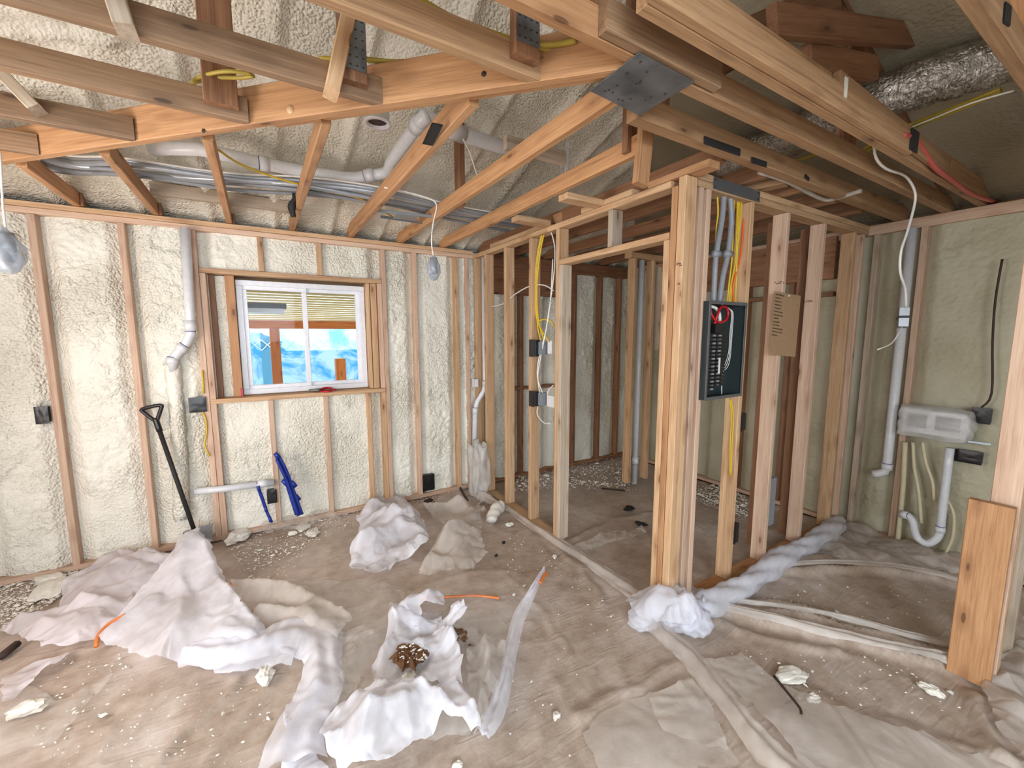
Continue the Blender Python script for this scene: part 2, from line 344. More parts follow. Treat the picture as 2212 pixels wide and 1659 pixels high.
def wall_foam(name, axis, plane, u0, u1_, studs, seed, mat, hole=None, z1=2.42, sgn=1, **kw):
    us = np.arange(u0, u1_+.0125, .0125); zs = np.arange(0, z1+.0125, .0125); U, Zz = np.meshgrid(us, zs, indexing='ij')
    D = foam_depth(U, Zz, studs, .038, seed, **kw)
    P = np.stack([U, plane+sgn*D, Zz], -1) if axis == 'y' else np.stack([plane+sgn*D, U, Zz], -1)
    keep = np.ones((len(us)-1, len(zs)-1), bool)
    if hole:
        a, b, c, d = hole; keep = ~((U[:-1, :-1] > a) & (U[1:, 1:] < b) & (Zz[:-1, :-1] > c) & (Zz[1:, 1:] < d))
    return struct(grid_mesh(name, P, keep, mat))
WO = (-.30, .935, 1.12, 2.07)     # window opening in the stud wall
wall_foam('wall_back', 'y', YW, XL, XR+.14, STUDS_W, 21, 'foam', hole=(WO[0]-.01, WO[1]+.01, WO[2]-.02, WO[3]+.02))
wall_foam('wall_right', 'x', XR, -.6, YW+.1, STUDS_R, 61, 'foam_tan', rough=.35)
def slab(name, *b): return struct(mesh_obj(name, *g_box(*b), 'shingle'))
slab('wall_right_sheathing', XR+.145, XR+.17, YB, YW+.3, -.1, 2.75)
slab('wall_right_rear', XR, XR+.14, YB, -.6, 0, 2.5)
# outer sheathing of the window wall, around the opening
slab('wall_back_sheathing', XL-.2, -.13, YW+.20, YW+.24, -.1, 2.75); slab('wall_back_sheathing_right', .84, XR+.17, YW+.20, YW+.24, -.1, 2.75)
slab('wall_back_sheathing_top', -.13, .84, YW+.20, YW+.24, 2.035, 2.75); slab('wall_back_sheathing_sill', -.13, .84, YW+.20, YW+.24, -.1, 1.135)
struct(mesh_obj('wall_left', *merge([g_box(XL-.1, XL, YB, -1.9, -.1, 2.75), g_box(XL-.1, XL, -.5, 1.4, -.1, 2.75), g_box(XL-.1, XL, 2.6, YW+.2, -.1, 2.75), g_box(XL-.1, XL, -1.9, -.5, -.1, .6), g_box(XL-.1, XL, -1.9, -.5, 2.1, 2.75), g_box(XL-.1, XL, 1.4, 2.6, -.1, .6), g_box(XL-.1, XL, 1.4, 2.6, 2.2, 2.75)]), 'foam'))  # both openings are unseen, added to suit the area lights standing at them
struct(mesh_obj('wall_rear', *merge([g_box(XL-.1, -1.65, YB-.1, YB, -.1, 3.8), g_box(.65, XR+.15, YB-.1, YB, -.1, 3.8), g_box(-1.65, .65, YB-.1, YB, 2.3, 3.8)]), 'foam'))

# roof: three slopes of foam ------------------------------------------------------
SL = .34; Z0 = 2.50
xs = np.arange(XL-.05, XR+.2, .025); ys = np.arange(YB, YW+.25, .025); X, Y = np.meshgrid(xs, ys, indexing='ij')
zb = Z0+SL*(YW+.1-Y); zl = Z0+SL*(X-XL+.05); zr = Z0+SL*(XR+.1-X); Z = np.minimum(np.minimum(zb, zl), zr)
which = np.argmin(np.stack([zb, zl, zr]), 0)
along = np.where(which == 0, X, Y)
ph = np.abs(((along+.02)/.41) % 1-.5)*.41            # 0.205 at ribs .. 0 mid bay
rib = .205-ph
rib = np.minimum(ph, 9)
ribd = np.abs(((along-.16)/.41+.5) % 1-.5)*.41
msk = np.where(which == 2, .35, 1.0)
Z = Z-.045*np.exp(-(ribd/.022)**2)*msk - .014*(1-worley(X, Y, 7, 5))*msk - .016*(1-worley(X, Y, 24, 6))*msk + .03*(fbm(X, Y, 2.5, 9, 3)-.5)*msk
hip = np.abs(zb-np.minimum(zl, zr)); Z -= .03*np.exp(-(hip/.03)**2)
cl = struct(grid_mesh('ceiling', np.stack([X, Y, Z], -1), np.ones((len(xs)-1, len(ys)-1), bool), 'foam_roof'))
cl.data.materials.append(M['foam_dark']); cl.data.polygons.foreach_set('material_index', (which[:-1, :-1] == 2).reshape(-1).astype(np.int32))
# roof deck above the foam keeps daylight out
P = np.stack([X, Y, np.minimum(np.minimum(zb, zl), zr)+.12], -1)[::8, ::8]
struct(grid_mesh('ceiling_roof_deck', P, np.ones((P.shape[0]-1, P.shape[1]-1), bool), 'shingle', False))

# ------------------------------------------------------------------ framing of the window wall
G = 'studs of the window wall'
ZB, ZT = .038, 2.364
def stud_w(x, label, z0=ZB, z1=ZT, name='wall_stud', mat='pink', y=YW, grp=G, dep=.089):
    o = bx(name, x, x+.038, y, y+dep, z0+EPS*.2, z1-EPS*.2, mat); return tag(o, label, 'stud', grp)
stud_w(-1.19, 'pinkish pine stud of the window wall with the small black box on its left side')
stud_w(-.77, 'pine stud of the window wall standing just left of the shovel')
stud_w(-.385, 'tall pine king stud left of the window, with the wide black-covered box')
stud_w(-.345, 'short stud carrying the left end of the window header', z1=2.064)
stud_w(.936, 'pine jack stud carrying the right end of the window header', z0=1.124, z1=2.064)
stud_w(.976, 'tall pine king stud right of the window')
stud_w(1.265, 'pine stud of the window wall left of the low black box, behind the hanging lamp')
stud_w(1.685, 'pine stud of the window wall next to the corner post of the doorway partition', mat='pine')
stud_w(1.80, 'pine stud in the corner where window wall and doorway partition meet')
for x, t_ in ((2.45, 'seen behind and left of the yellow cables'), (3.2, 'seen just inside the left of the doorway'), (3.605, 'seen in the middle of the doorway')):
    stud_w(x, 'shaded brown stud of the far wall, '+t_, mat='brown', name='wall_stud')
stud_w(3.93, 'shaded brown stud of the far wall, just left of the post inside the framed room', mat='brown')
for x, l in ((-.01, 'left of the two short studs between window header and top plate'), (.41, 'right of the two short studs between window header and top plate')):
    stud_w(x+.045, l, 2.104, ZT, 'cripple_stud', 'pine', grp='short studs above the window')
for x, l in ((.032, 'short stud under the window sill, beside the blue water tubes'), (.445, 'short stud under the window sill, second from its right end')):
    stud_w(x, l, ZB, 1.084, 'cripple_stud', 'pink', grp='short studs below the window')
stud_w(.80, 'short stud under the right end of the window sill, left of the doubled studs', ZB, 1.084, 'cripple_stud', 'pine', grp='short studs below the window')
stud_w(.936, 'short stud under the window sill, tight against the tall stud right of the window', ZB, 1.084, 'cripple_stud', 'pine', grp='short studs below the window')
tag(bx('window_header', -.343, .972, YW-.001, YW+.088, 2.066, 2.102, 'pine'), 'flat pine board across the top of the window opening', 'lumber')
tag(bx('window_sill_board', -.343, .972, YW-.006, YW+.16, 1.086, 1.122, 'pine'), 'flat pine sill board under the window, pliers lying on it', 'lumber')
bp = tag(bx('bottom_plate', XL, XP-.01, YW-.001, YW+.088, .0, .037, 'pink'), 'pine bottom plate along the foot of the window wall', 'lumber')
tag(bx('top_plate', XL, XP-.002, YW-.001, YW+.088, 2.366, 2.402, 'pink'), 'lower board of the doubled top plate on the window wall', 'lumber', 'top plate of the window wall')
tag(bx('top_plate', XL, XP-.002, YW-.001, YW+.088, 2.404, 2.438, 'pine'), 'upper board of the doubled top plate on the window wall', 'lumber', 'top plate of the window wall')
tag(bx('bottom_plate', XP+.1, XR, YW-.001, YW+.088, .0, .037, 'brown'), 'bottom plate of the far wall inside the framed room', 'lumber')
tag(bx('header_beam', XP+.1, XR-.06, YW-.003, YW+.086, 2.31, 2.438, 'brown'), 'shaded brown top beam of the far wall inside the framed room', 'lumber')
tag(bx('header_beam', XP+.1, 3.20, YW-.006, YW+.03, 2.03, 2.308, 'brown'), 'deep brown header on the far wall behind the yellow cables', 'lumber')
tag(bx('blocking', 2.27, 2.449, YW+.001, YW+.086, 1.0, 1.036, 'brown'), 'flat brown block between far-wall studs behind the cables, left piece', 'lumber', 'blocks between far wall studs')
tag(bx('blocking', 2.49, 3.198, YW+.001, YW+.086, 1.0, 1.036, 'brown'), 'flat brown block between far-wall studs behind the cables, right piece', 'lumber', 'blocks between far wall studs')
# left reveal of the window
tag(bx('window_stud', -.304, -.262, YW+.092, YW+.19, 1.124, 2.064, 'brown'), 'dark brown stud in the left reveal of the window opening, left of the foam strip', 'stud')
tag(bx('window_stud', -.196, -.135, YW+.06, YW+.19, 1.124, 2.064, 'fir'), 'rough brown stud in the left reveal, touching the white window frame', 'stud')
zz = np.linspace(1.124, 2.064, 60); xx = np.linspace(-.264, -.196, 7); A, B = np.meshgrid(xx, zz, indexing='ij')
tag(grid_mesh('foam_strip', np.stack([A, YW+.10+.02*fbm(A, B, 20, 4, 3)+6*(A+.23)**2, B], -1), np.ones((6, 59), bool), 'foam'), 'narrow strip of cream foam between the two reveal studs left of the window', 'foam')
for x0, x1, l in ((.846, .872, 'inner'), (.878, .930, 'outer')):
    tag(bx('window_stud', x0, x1, YW+.03, YW+.19, 1.124, 2.064, 'pine'), l+' pine board in the right reveal of the window opening', 'stud')
tag(mesh_obj('shim', *g_box(-.150, -.134, YW+.05, YW+.06, 1.124, 1.19), 'red'), 'small red shim at the lower left corner of the window', 'shim')
# ------------------------------------------------------------------ window
YF = YW+.115
win = struct(empty('window_1', (.355, YF, 1.14), 'white vinyl sliding window', 'window')); del win['label']; del win['category']
def frame(name, x0, x1, z0, z1, w, y0, y1, mat, parent):
    parts = [g_box(x0, x1, y0, y1, z0, z0+w), g_box(x0, x1, y0, y1, z1-w, z1), g_box(x0, x0+w, y0, y1, z0+w, z1-w), g_box(x1-w, x1, y0, y1, z0+w, z1-w)]
    o = mesh_obj(name, *merge(parts), mat, parent); b = o.modifiers.new('bevel', 'BEVEL'); b.width = .003; b.segments = 2; return o
frame('window_frame', -.132, .842, 1.128, 2.042, .042, YF, YF+.085, 'vinyl', win)
frame('window_sash', -.098, .372, 1.162, 2.008, .038, YF+.018, YF+.048, 'vinyl', win)
frame('window_sash', .340, .808, 1.162, 2.008, .036, YF+.050, YF+.078, 'vinyl', win)
for x0, x1, y in ((-.06, .334, YF+.033), (.376, .772, YF+.064)):
    mesh_obj('window_pane', *g_box(x0, x1, y, y+.004, 1.198, 1.974), 'glass', win)
mesh_obj('window_latch', *g_box(.344, .366, YF+.006, YF+.018, 1.5, 1.6), 'vinyl', win)
mesh_obj('window_trim', *g_box(-.134, .844, YF+.02, YF+.085, 1.1235, 1.128), 'pine', win)
# ------------------------------------------------------------------ covered porch outside
yo = YW+.30
yb = yo+3.4; zbm = at(600, 692, 'y', yb).z
def PZ(y): return zbm+(2.42-zbm)*(1-(y-yo)/(yb-yo))
pc = empty('porch_roof', (.3, yo, 2.3), 'pale slatted wooden porch ceiling seen through the window', 'porch roof')
for k in range(26):
    y = yo+k*.135
    mesh_obj('ceiling_plank', *g_box(-3.2, 5.2, y, y+.123, PZ(y), PZ(y)+.02), 'plank', pc)
mesh_obj('roof_sheet', *g_box(-3.3, 5.3, yo, yo+3.6, 2.46, 2.50), 'shingle', pc)
mesh_obj('ceiling_batten', *merge([g_box(3.1, 3.18, yb-.1, yb, zbm-.02, zbm)]), 'porch', pc)
yb = yo+3.4
tag(bx('porch_beam', -3.2, 5.2, yb, yb+.09, zbm-.13, zbm, 'porch'), 'orange stained porch beam seen through the window', 'beam')
p = at(596, 760, 'y', yb); tag(bx('porch_post', p.x-.07, p.x+.07, yb+.0, yb+.14, -.3, zbm-.132, 'porch'), 'orange stained porch post seen through the left window pane', 'post')
p = at(737, 800, 'y', yb); tag(bx('porch_post', p.x-.08, p.x+.08, yb+.0, yb+.14, -.3, at(737, 775, 'y', yb).z, 'porch'), 'short orange post seen low through the right window pane', 'post')
lf = empty('porch_light', (-.2, yo+1.3, 2.3), 'dark-topped white fluorescent light under the porch ceiling', 'light')
a = at(536, 664, 'y', yo+1.1); b = at(619, 664, 'y', yo+1.1)
mesh_obj('light_housing', *g_box(-1.6, b.x, yo+1.1, yo+1.4, a.z+.0, a.z+.055), 'ink', lf); mesh_obj('light_diffuser', *g_box(-1.6, b.x-.02, yo+1.14, yo+1.36, a.z-.05, a.z-.002), 'whitepl', lf)
struct(mesh_obj('ground_outside', *g_box(-14, 16, yo-.05, 26, -.45, -.3), plain('pale_patio', srgb(214, 220, 218), .8)))
# translucent sheets hung between the posts
t = NT('porch_sheet'); tc = t.n('ShaderNodeTexCoord'); n = t.n('ShaderNodeTexNoise', Scale=2.2, Detail=7.0, Roughness=.65, Distortion=.7); t.l(tc.outputs['Object'], n.inputs['Vector'])
tl = t.n('ShaderNodeBsdfTranslucent'); tr = t.n('ShaderNodeBsdfTransparent'); tr.inputs[0].default_value = (.55, .86, 1, 1)
t.l(t.ramp(n.outputs[0], [(.42, srgb(60, 165, 215)), (.56, srgb(235, 250, 255))]), tl.inputs[0]); mx = t.n('ShaderNodeMixShader'); mx.inputs[0].default_value = .55
t.l(tl.outputs[0], mx.inputs[1]); t.l(tr.outputs[0], mx.inputs[2]); t.l(mx.outputs[0], t.out.inputs[0]); M['porch_sheet'] = t.m
xs_ = np.linspace(-3, 5, 90); zs_ = np.linspace(-.29, zbm-.10, 30)
for k, (x0, x1, l) in enumerate(((-3.0, .02, 'bluish clear plastic sheet hung left of the porch post'), (.2, 1.66, 'bluish clear plastic sheet hung right of the porch post'), (1.68, 5, 'bright plastic sheet at the right end of the porch'))):
    xs_ = np.linspace(x0, x1, 60); A, B = np.meshgrid(xs_, zs_, indexing='ij')
    o = grid_mesh('porch_sheet', np.stack([A, yb+.16+.03*fbm(A, B*.3, 3, k+1, 3), B], -1), np.ones((59, 29), bool), 'porch_sheet'); tag(o, l, 'plastic sheet', 'plastic sheets around the porch')
hd = bmesh.new(); bmesh.ops.create_icosphere(hd, subdivisions=5, radius=1)
for v in hd.verts:
    q = v.co.copy(); v.co = Vector((q.x*4.4+.2*math.sin(9*q.z), q.y*.8, q.z*1.5))*(1+.10*math.sin(11*q.x+4*q.z)*math.sin(9*q.z+3*q.y)+.05*math.sin(37*q.x)*math.sin(31*q.z)); v.co += Vector((-3.4, 19, .6))
me = bpy.data.meshes.new('hedge'); hd.to_mesh(me); me.materials.append(plain('hedge_leaves', srgb(60, 120, 150), .9)); hb = bpy.data.objects.new('hedge', me); COL.objects.link(hb); tag(hb, 'dark bushy hedge beyond the porch, behind the plastic', 'hedge')
fn = empty('lattice_fence', (-1, 11, 0), 'white lattice-topped fence beyond the porch', 'fence')
mesh_obj('fence_panel', *g_box(-5, 2.2, 11, 11.05, -.3, 1.25), plain('fence_blue', srgb(70, 130, 160), .8), fn)
lat = []
for k in range(30):
    x = -5+k*.24
    for s in (-1, 1):
        v, f = g_lumber(.34, .03, .015); mm = Matrix.Translation((x if s > 0 else x+.24, 11.0+.02*s, 1.27))@Matrix.Rotation(-s*math.radians(45) if s > 0 else -math.radians(135), 4, 'Y'); lat.append(([mm@Vector(q) for q in v], f))
mesh_obj('lattice', *merge(lat), 'whitepl', fn)
cb = empty('white_shed', (2.9, 12, 0), 'pale shed beyond the right part of the porch', 'shed')
mesh_obj('wall_panel', *g_box(2.0, 7.0, 12, 15, -.3, 2.1), plain('shed_white', srgb(235, 242, 246), .7), cb); mesh_obj('shed_roof', *g_box(1.9, 7.1, 11.9, 15.1, 2.1, 2.2), 'whitepl', cb); mesh_obj('shed_door', *g_box(2.5, 3.2, 11.96, 12, -.3, 1.6), plain('shed_door_blue', srgb(90, 150, 180), .6), cb)

# ------------------------------------------------------------------ partition with the doorway (runs away from the camera)
G = 'studs of the doorway partition'
def stud_p(y, label, z0=ZB, z1=ZT, mat='pine', name='wall_stud'):
    return tag(bx(name, XP, XP+.089, y-.038, y, z0+EPS*.2, z1-EPS*.2, mat), label, 'stud', G)
stud_p(3.858, 'farthest stud of the doorway partition, in the corner beside the white vent pipe')
stud_p(3.63, 'stud of the doorway partition just right of the white vent pipe')
stud_p(3.25, 'partition stud left of the yellow cable bundle, a white wire through it')
stud_p(2.85, 'stud of the doorway partition carrying the two black-wrapped switch boxes')
stud_p(2.495, 'tall stud left of the doorway', mat='pine')
stud_p(2.455, 'shorter stud left of the doorway, carrying the door header', z1=2.104, mat='grey')
stud_p(1.545, 'shorter stud right of the doorway, carrying the door header', z1=2.104, mat='pine')
stud_p(1.505, 'tall stud right of the doorway, in the post stack', mat='fir')
tag(bx('door_header', XP-.001, XP+.088, 1.509, 2.455, 2.106, 2.142, 'pine'), 'flat pine header board across the top of the doorway', 'lumber')
tag(bx('cripple_stud', XP, XP+.089, 1.93, 1.968, 2.144, 2.362, 'grey'), 'short knotty stud between door header and top plate', 'stud')
tag(bx('bottom_plate', XP-.001, XP+.088, 2.457, YW-.004, 0, .036, 'pine'), 'pine bottom plate of the doorway partition, left of the doorway', 'lumber')
tag(bx('top_plate', XP-.001, XP+.088, 2.60, YW-.003, 2.366, 2.402, 'pine'), 'far board of the top plate on the doorway partition', 'lumber', 'top plates of the doorway partition')
tag(bx('top_plate', XP-.001, XP+.088, 1.512, 2.598, 2.366, 2.402, 'pine'), 'near board of the top plate on the doorway partition, above the door', 'lumber', 'top plates of the doorway partition')
tag(bx('top_plate', XP-.001, XP+.088, 2.64, 3.5, 2.404, 2.439, 'pine'), 'upper board on the far part of the partition top plate, red mark on it', 'lumber', 'top plates of the doorway partition')
tag(bx('top_plate', XP-.001, XP+.088, 1.30, 1.66, 2.404, 2.439, 'fir'), 'upper board at the near end of the partition top plate, over the corner post', 'lumber', 'top plates of the doorway partition')
tag(bx('top_plate', XP-.001, XP+.088, 1.78, 2.22, 2.404, 2.439, 'pine'), 'middle upper board on the partition top plate, above the doorway', 'lumber', 'top plates of the doorway partition')
for y, l in ((2.60, 'flat block laid from the partition top plate to the nearest joist, farther one'), (2.05, 'flat block laid from the partition top plate to the nearest joist, above the doorway')):
    tag(bx('blocking', 1.60, 1.883, y-.045, y+.044, 2.402, 2.438, 'pine'), l, 'lumber', 'blocks from partition to joist')
# corner post: a stack of boards
tag(bx('corner_post', XP-.004, XP+.085, YP-.004, YP+.041, .002, 2.40, 'pine'), 'broad front board of the corner post right of the doorway, stamped near the top', 'post')
# ------------------------------------------------------------------ wall with the electric panel
G = 'studs of the electric panel wall'
def stud_c(x, label, mat='pine', w=.038, z0=ZB, z1=ZT, d=.089):
    return tag(bx('wall_stud', x-w, x, YP, YP+d, z0+EPS*.2, z1-EPS*.2, mat), label, 'stud', G)
stud_c(2.035, 'narrow stud behind the corner post, left of the electric panel', 'pink')
stud_c(2.10, 'stud holding the left side of the electric panel', 'pink')
stud_c(2.51, 'stud holding the right side of the electric panel, black box below', 'pine')
stud_c(2.92, 'stud of the panel wall with the cardboard sheet nailed to it', 'pink')
stud_c(3.41, 'wide stained stud of the panel wall, right of the cardboard', 'pink')
stud_c(3.90, 'left stud of the pair where the panel wall meets the foamed right wall', 'pine')
stud_c(4.045, 'right stud of the pair where the panel wall meets the foamed right wall', 'pink')
tag(bx('wall_stud', 3.44, 3.478, YP+.09, YP+.179, ZB, ZT, 'brown'), 'orange-brown stud standing behind the panel wall, right of the stained stud', 'stud')
tag(bx('wall_stud', 3.05, 3.088, YP+.12, YP+.209, ZB, ZT, 'brown'), 'brown stud standing behind the panel wall, seen under the cardboard', 'stud')
tag(bx('bottom_plate', XP+.1, XR-.004, YP+.002, YP+.09, 0, .036, 'fir'), 'orange-brown bottom plate under the electric panel wall', 'lumber')
tag(bx('top_plate', XP+.098, XR-.004, YP, YP+.09, 2.366, 2.402, 'pine'), 'lower top plate over the electric panel wall', 'lumber')
tag(bx('top_plate', XP+.098, 2.11, YP, YP+.09, 2.404, 2.439, 'pine'), 'short upper top plate left of the steel strap', 'lumber')
tag(bx('top_plate', 2.5, XR-.004, YP, YP+.09, 2.404, 2.439, 'pine'), 'long upper top plate right of the steel strap', 'lumber')
st = empty('steel_strap', (2.33, YP-.004, 2.40), 'dark steel strap nailed across the top plate above the cables', 'strap')
mesh_obj('strap_plate', *g_box(2.105, 2.55, YP-.0045, YP-.0015, 2.372, 2.432), 'dsteel', st)
for x, z in ((2.12, 2.42), (2.12, 2.385), (2.53, 2.42), (2.53, 2.385)): cyl('nail', (x, YP-.007, z), (x, YP-.0046, z), .005, 'ink', st, 8)
# framing inside the room behind
for x, l in ((3.25, 'left post with a wide face standing inside the framed room, seen through the doorway'), (3.52, 'right post inside the framed room, right of the white pipe')):
    tag(bx('wall_stud', x, x+.038, 3.0, 3.089, ZB, ZT, 'pine'), l, 'stud', 'posts inside the framed room')
tag(bx('top_plate', 3.2, XR-.06, 3.0, 3.089, 2.366, 2.42, 'pine'), 'top plate over the posts inside the framed room', 'lumber')
tag(bx('header_beam', XR-.035, XR+.02, 1.62, 2.98, 2.06, 2.40, 'brown'), 'brown header on the right wall inside the framed room', 'lumber')
tag(bx('blocking', XR-.02, XR+.06, 1.62, 2.5, 1.92, 1.957, 'brown'), 'thin brown block under the header inside the framed room', 'lumber')
tag(bx('wood_scrap_panel', 3.6, 3.615, 2.96, 3.08, 1.45, 2.3, 'grey'), 'weathered stained board behind the right post inside the framed room', 'lumber')
# ------------------------------------------------------------------ right wall
G = 'studs of the foamed right wall'
for y, l, m_ in ((1.10, 'stud of the right wall between the capped pipe and the plastic-wrapped box', 'pink'), (1.37, 'stud of the right wall at the inside corner, partly foamed over', 'grey'), (.50, 'stud of the right wall behind the black boxes', 'pink'), (1.95, 'brown stud of the right wall inside the framed room', 'brown'), (2.35, 'brown stud of the right wall inside the framed room, farther back', 'brown')):
    tag(bx('wall_stud', XR, XR+.089, y-.019, y+.019, ZB, ZT, m_), l, 'stud', G)
tag(bx('top_plate', XR-.001, XR+.088, -.6, YW-.01, 2.366, 2.439, 'pink'), 'doubled top plate along the right wall', 'lumber')
tag(bx('bottom_plate', XR-.001, XR+.088, -.6, YW-.01, 0, .036, 'pink'), 'bottom plate along the right wall', 'lumber')
# short stub wall at the right edge
p = at(2168, 1090, 'z', .79); 
tag(board('cut_board', (2.742, .41, .004), (2.742, .41, .86), (0, 1, 0), .140, .038, 'fir'), 'reddish short board standing at the right edge, sawn off below waist height', 'board')
G = 'full-height studs at the right edge'
tag(bx('wall_stud', 2.785, 2.823, .335, .424, 0.002, ZT, 'pink'), 'nearest full-height stud at the right edge, behind the sawn-off board', 'stud', G)
tag(bx('wall_stud', 2.826, 2.864, .335, .424, 0.002, ZT, 'pine'), 'second full-height stud at the right edge, touching the nearest one', 'stud', G)
tag(bx('wall_stud', 3.10, 3.138, .335, .424, 0.002, ZT, 'grey'), 'third full-height stud at the right edge, standing apart', 'stud', G)
tag(bx('top_plate', 2.76, XR-.004, .334, .425, 2.366, 2.438, 'pink'), 'top plate over the studs at the right edge', 'lumber')

# ------------------------------------------------------------------ ceiling framing
CH = .089
def plate_on(parent, c, ax, w, h, mat='gusset'):
    """toothed steel plate on a face: c centre, ax = ('y' face) normal"""
    x, y, z = c
    if ax == 'y': b = g_box(x-w/2, x+w/2, y-.002, y, z-h/2, z+h/2)
    else: b = g_box(x-w/2, x+w/2, y-h/2, y+h/2, z-.002, z)
    o = mesh_obj('connector_plate', *b, mat, parent)
    pts = []
    for i in range(4):
        for j in range(6):
            px = (i+.5)/4-.5; pz = (j+.5)/6-.5
            if ax == 'y': pts.append(g_box(x+px*w-.004, x+px*w+.004, y-.0025, y-.002, z+pz*h-.002, z+pz*h+.002))
    if pts: mesh_obj('plate_perforation', *merge(pts), 'ink', o)
    return o
def zroof(x, y): return min(Z0+SL*(YW+.1-y), Z0+SL*(x-XL+.05), Z0+SL*(XR+.1-x))
def truss(label, y, x0, x1, webs=(), post=None, plate=False, mat='fir', name='jack_truss', group='short trusses running left from the diagonal girder', t_=.038, topc=True, h=CH):
    r = empty(name, ((x0+x1)/2, y, HT), label, 'roof truss', group)
    board('bottom_chord', (x0, y, HT+h/2+.001), (x1, y, HT+h/2+.001), (0, 0, 1), h, t_, mat, r)
    for (a, b, w, m_, dy) in webs: board('web', (a[0], y+dy, a[1]), (b[0], y+dy, b[1]), (b[1]-a[1], 0, a[0]-b[0]), w, .034 if w > .06 else .085, m_, r)
    if post:
        board('end_post', (post[0], y+post[2], HT+post[3]), (post[0], y+post[2], zroof(post[0], y)-.05), (1, 0, 0), post[1], .036, 'brown', r)
    if plate: plate_on(r, (post[0], y+post[2]-.0195, HT+.15), 'y', .085, .17)
    return r
def wpts(y, a, b):
    p, q = at(*a, 'y', y), at(*b, 'y', y); return ((p.x, p.z), (q.x, q.z))
GA = 'short trusses running left from the diagonal girder'
truss('lowest jack truss at the left edge of the picture, nearest the window wall', 2.89, XL+.02, -.815, mat='umber')
w = wpts(2.45, (10, 165), (92, 250)); truss('jack truss at the left with a slanting web, second from the window wall', 2.47, XL+.02, -.40, webs=((w[0], w[1], .042, 'grey', -.06),), mat='umber')
truss('jack truss ending over the girder beside the wide hanging brown post', 2.045, XL+.02, .02, post=(-.065, .11, -.037, .03), mat='umber')
w = wpts(1.58, (272, 66), (238, -40)); w2 = wpts(1.58, (716, 200), (752, 32))
truss('jack truss crossing the top left corner, with slanting webs', 1.645, XL+.02, .44, webs=((w[0], w[1], .045, 'grey', -.055), (w2[0], w2[1], .045, 'pine', -.055)), post=(.335, .09, -.037, .03), plate=True, mat='umber')
truss('jack truss crossing the top of the picture with yellow cables along it', 1.235, XL+.02, .886, post=(.775, .09, -.037, .03), plate=True, mat='tan')
# the girder truss crossing at y ~ 1, two lengths
gt = empty('girder_truss', (1.2, .99, HT), 'long girder truss whose joint carries the grey steel plate', 'roof truss')
board('bottom_chord', (XL+.02, .99, HT+CH/2), (1.27, .99, HT+CH/2), (0, 0, 1), CH, .038, 'fir', gt)
board('bottom_chord', (1.272, 1.0, HT+CH/2), (XR+.08, 1.0, HT+CH/2), (0, 0, 1), CH, .05, 'tan', gt)
board('scab_board', (.875, .952, HT+CH/2+.002), (1.405, .952, HT+CH/2+.002), (0, 0, 1), CH, .034, 'umber', gt)
board('web', (.87, .99, HT+CH), (.87, .99, 3.3), (1, 0, 0), .089, .036, 'brown', gt)
board('web', (2.52, 1.0, HT+CH), (2.52, 1.0, 3.0), (1, 0, 0), .14, .036, 'brown', gt)
board('web', (1.35, 1.0, HT+CH), (2.3, 1.0, 3.1), (-.6, 0, .9), .14, .036, 'brown', gt)
board('top_chord', (XR+.1, 1.0, Z0-.0+.04), (1.3, 1.0, Z0+SL*(XR-1.3)-.02), (.3, 0, 1), .089, .038, 'brown', gt)
# common trusses on the right
rt = empty('roof_truss', (2.6, .83, HT), 'nearest long truss on the right, a shorter board nailed along it', 'roof truss', 'long trusses on the right')
board('bottom_chord', (.9, .835, HT+.07), (XR+.08, .835, HT+.07), (0, 0, 1), .14, .038, 'tan', rt)
board('scab_board', (.886, .80, HT+.045), (2.66, .80, HT+.045), (0, 0, 1), .089, .030, 'tan', rt)
board('scab_board', (1.9, .80, HT+.092+.0), (3.22, .80, HT+.052), (0, 0, 1), .09, .026, 'tan', rt)
w = wpts(.87, (1668, 45), (1967, 78)); board('web', (w[0][0], .87, w[0][1]), (w[1][0], .87, w[1][1]), (0, 0, 1), .10, .036, 'brown', rt)
w = wpts(.92, (1740, 125), (1885, 150)); board('web', (w[0][0], .915, w[0][1]), (w[1][0], .915, w[1][1]), (0, 0, 1), .10, .036, 'brown', rt)
mesh_obj('dark_patch', *g_box(2.61, 2.70, .778, .784, HT+.01, HT+.1), 'rubber', rt)
mesh_obj('foam_smear', *g_box(1.93, 1.955, .784, .7865, HT+.05, HT+.12), 'chip', rt)
rt = empty('roof_truss', (2.6, 1.24, HT), 'long truss on the right with black foam gun marks, resting over the corner post', 'roof truss', 'long trusses on the right')
board('bottom_chord', (1.31, 1.245, HT+CH/2+.001), (XR+.08, 1.245, HT+CH/2+.001), (0, 0, 1), CH, .062, 'tan', rt)
board('web', (1.43, 1.235, HT+.02), (1.45, 1.235, 3.0), (1, 0, 0), .12, .036, 'brown', rt)
for a, b, w_ in (((1520, 303), (1597, 330), .035), ((1622, 346), (1654, 356), .03), ((1738, 380), (1746, 388), .022)):
    p, q = at(*a, 'y', 1.212), at(*b, 'y', 1.212); board('black_mark', (p.x, 1.209, p.z), (q.x, 1.209, q.z), (0, 0, 1), w_, .006, 'rubber', rt)
rt = empty('roof_truss', (2.2, .385, HT), 'truss in the top right corner, steeply seen, black mark on it', 'roof truss', 'long trusses on the right')
board('bottom_chord', (1.2, .39, HT+.045), (XR+.08, .39, HT+.045), (0, 0, 1), .089, .038, 'tan', rt)
board('web', (2.15, .39, HT+.09), (1.7, .39, 2.95), (.6, 0, .5), .089, .036, 'fir', rt)
board('black_mark', (1.80, .368, HT+.04), (1.86, .368, HT+.05), (0, 0, 1), .05, .004, 'rubber', rt)
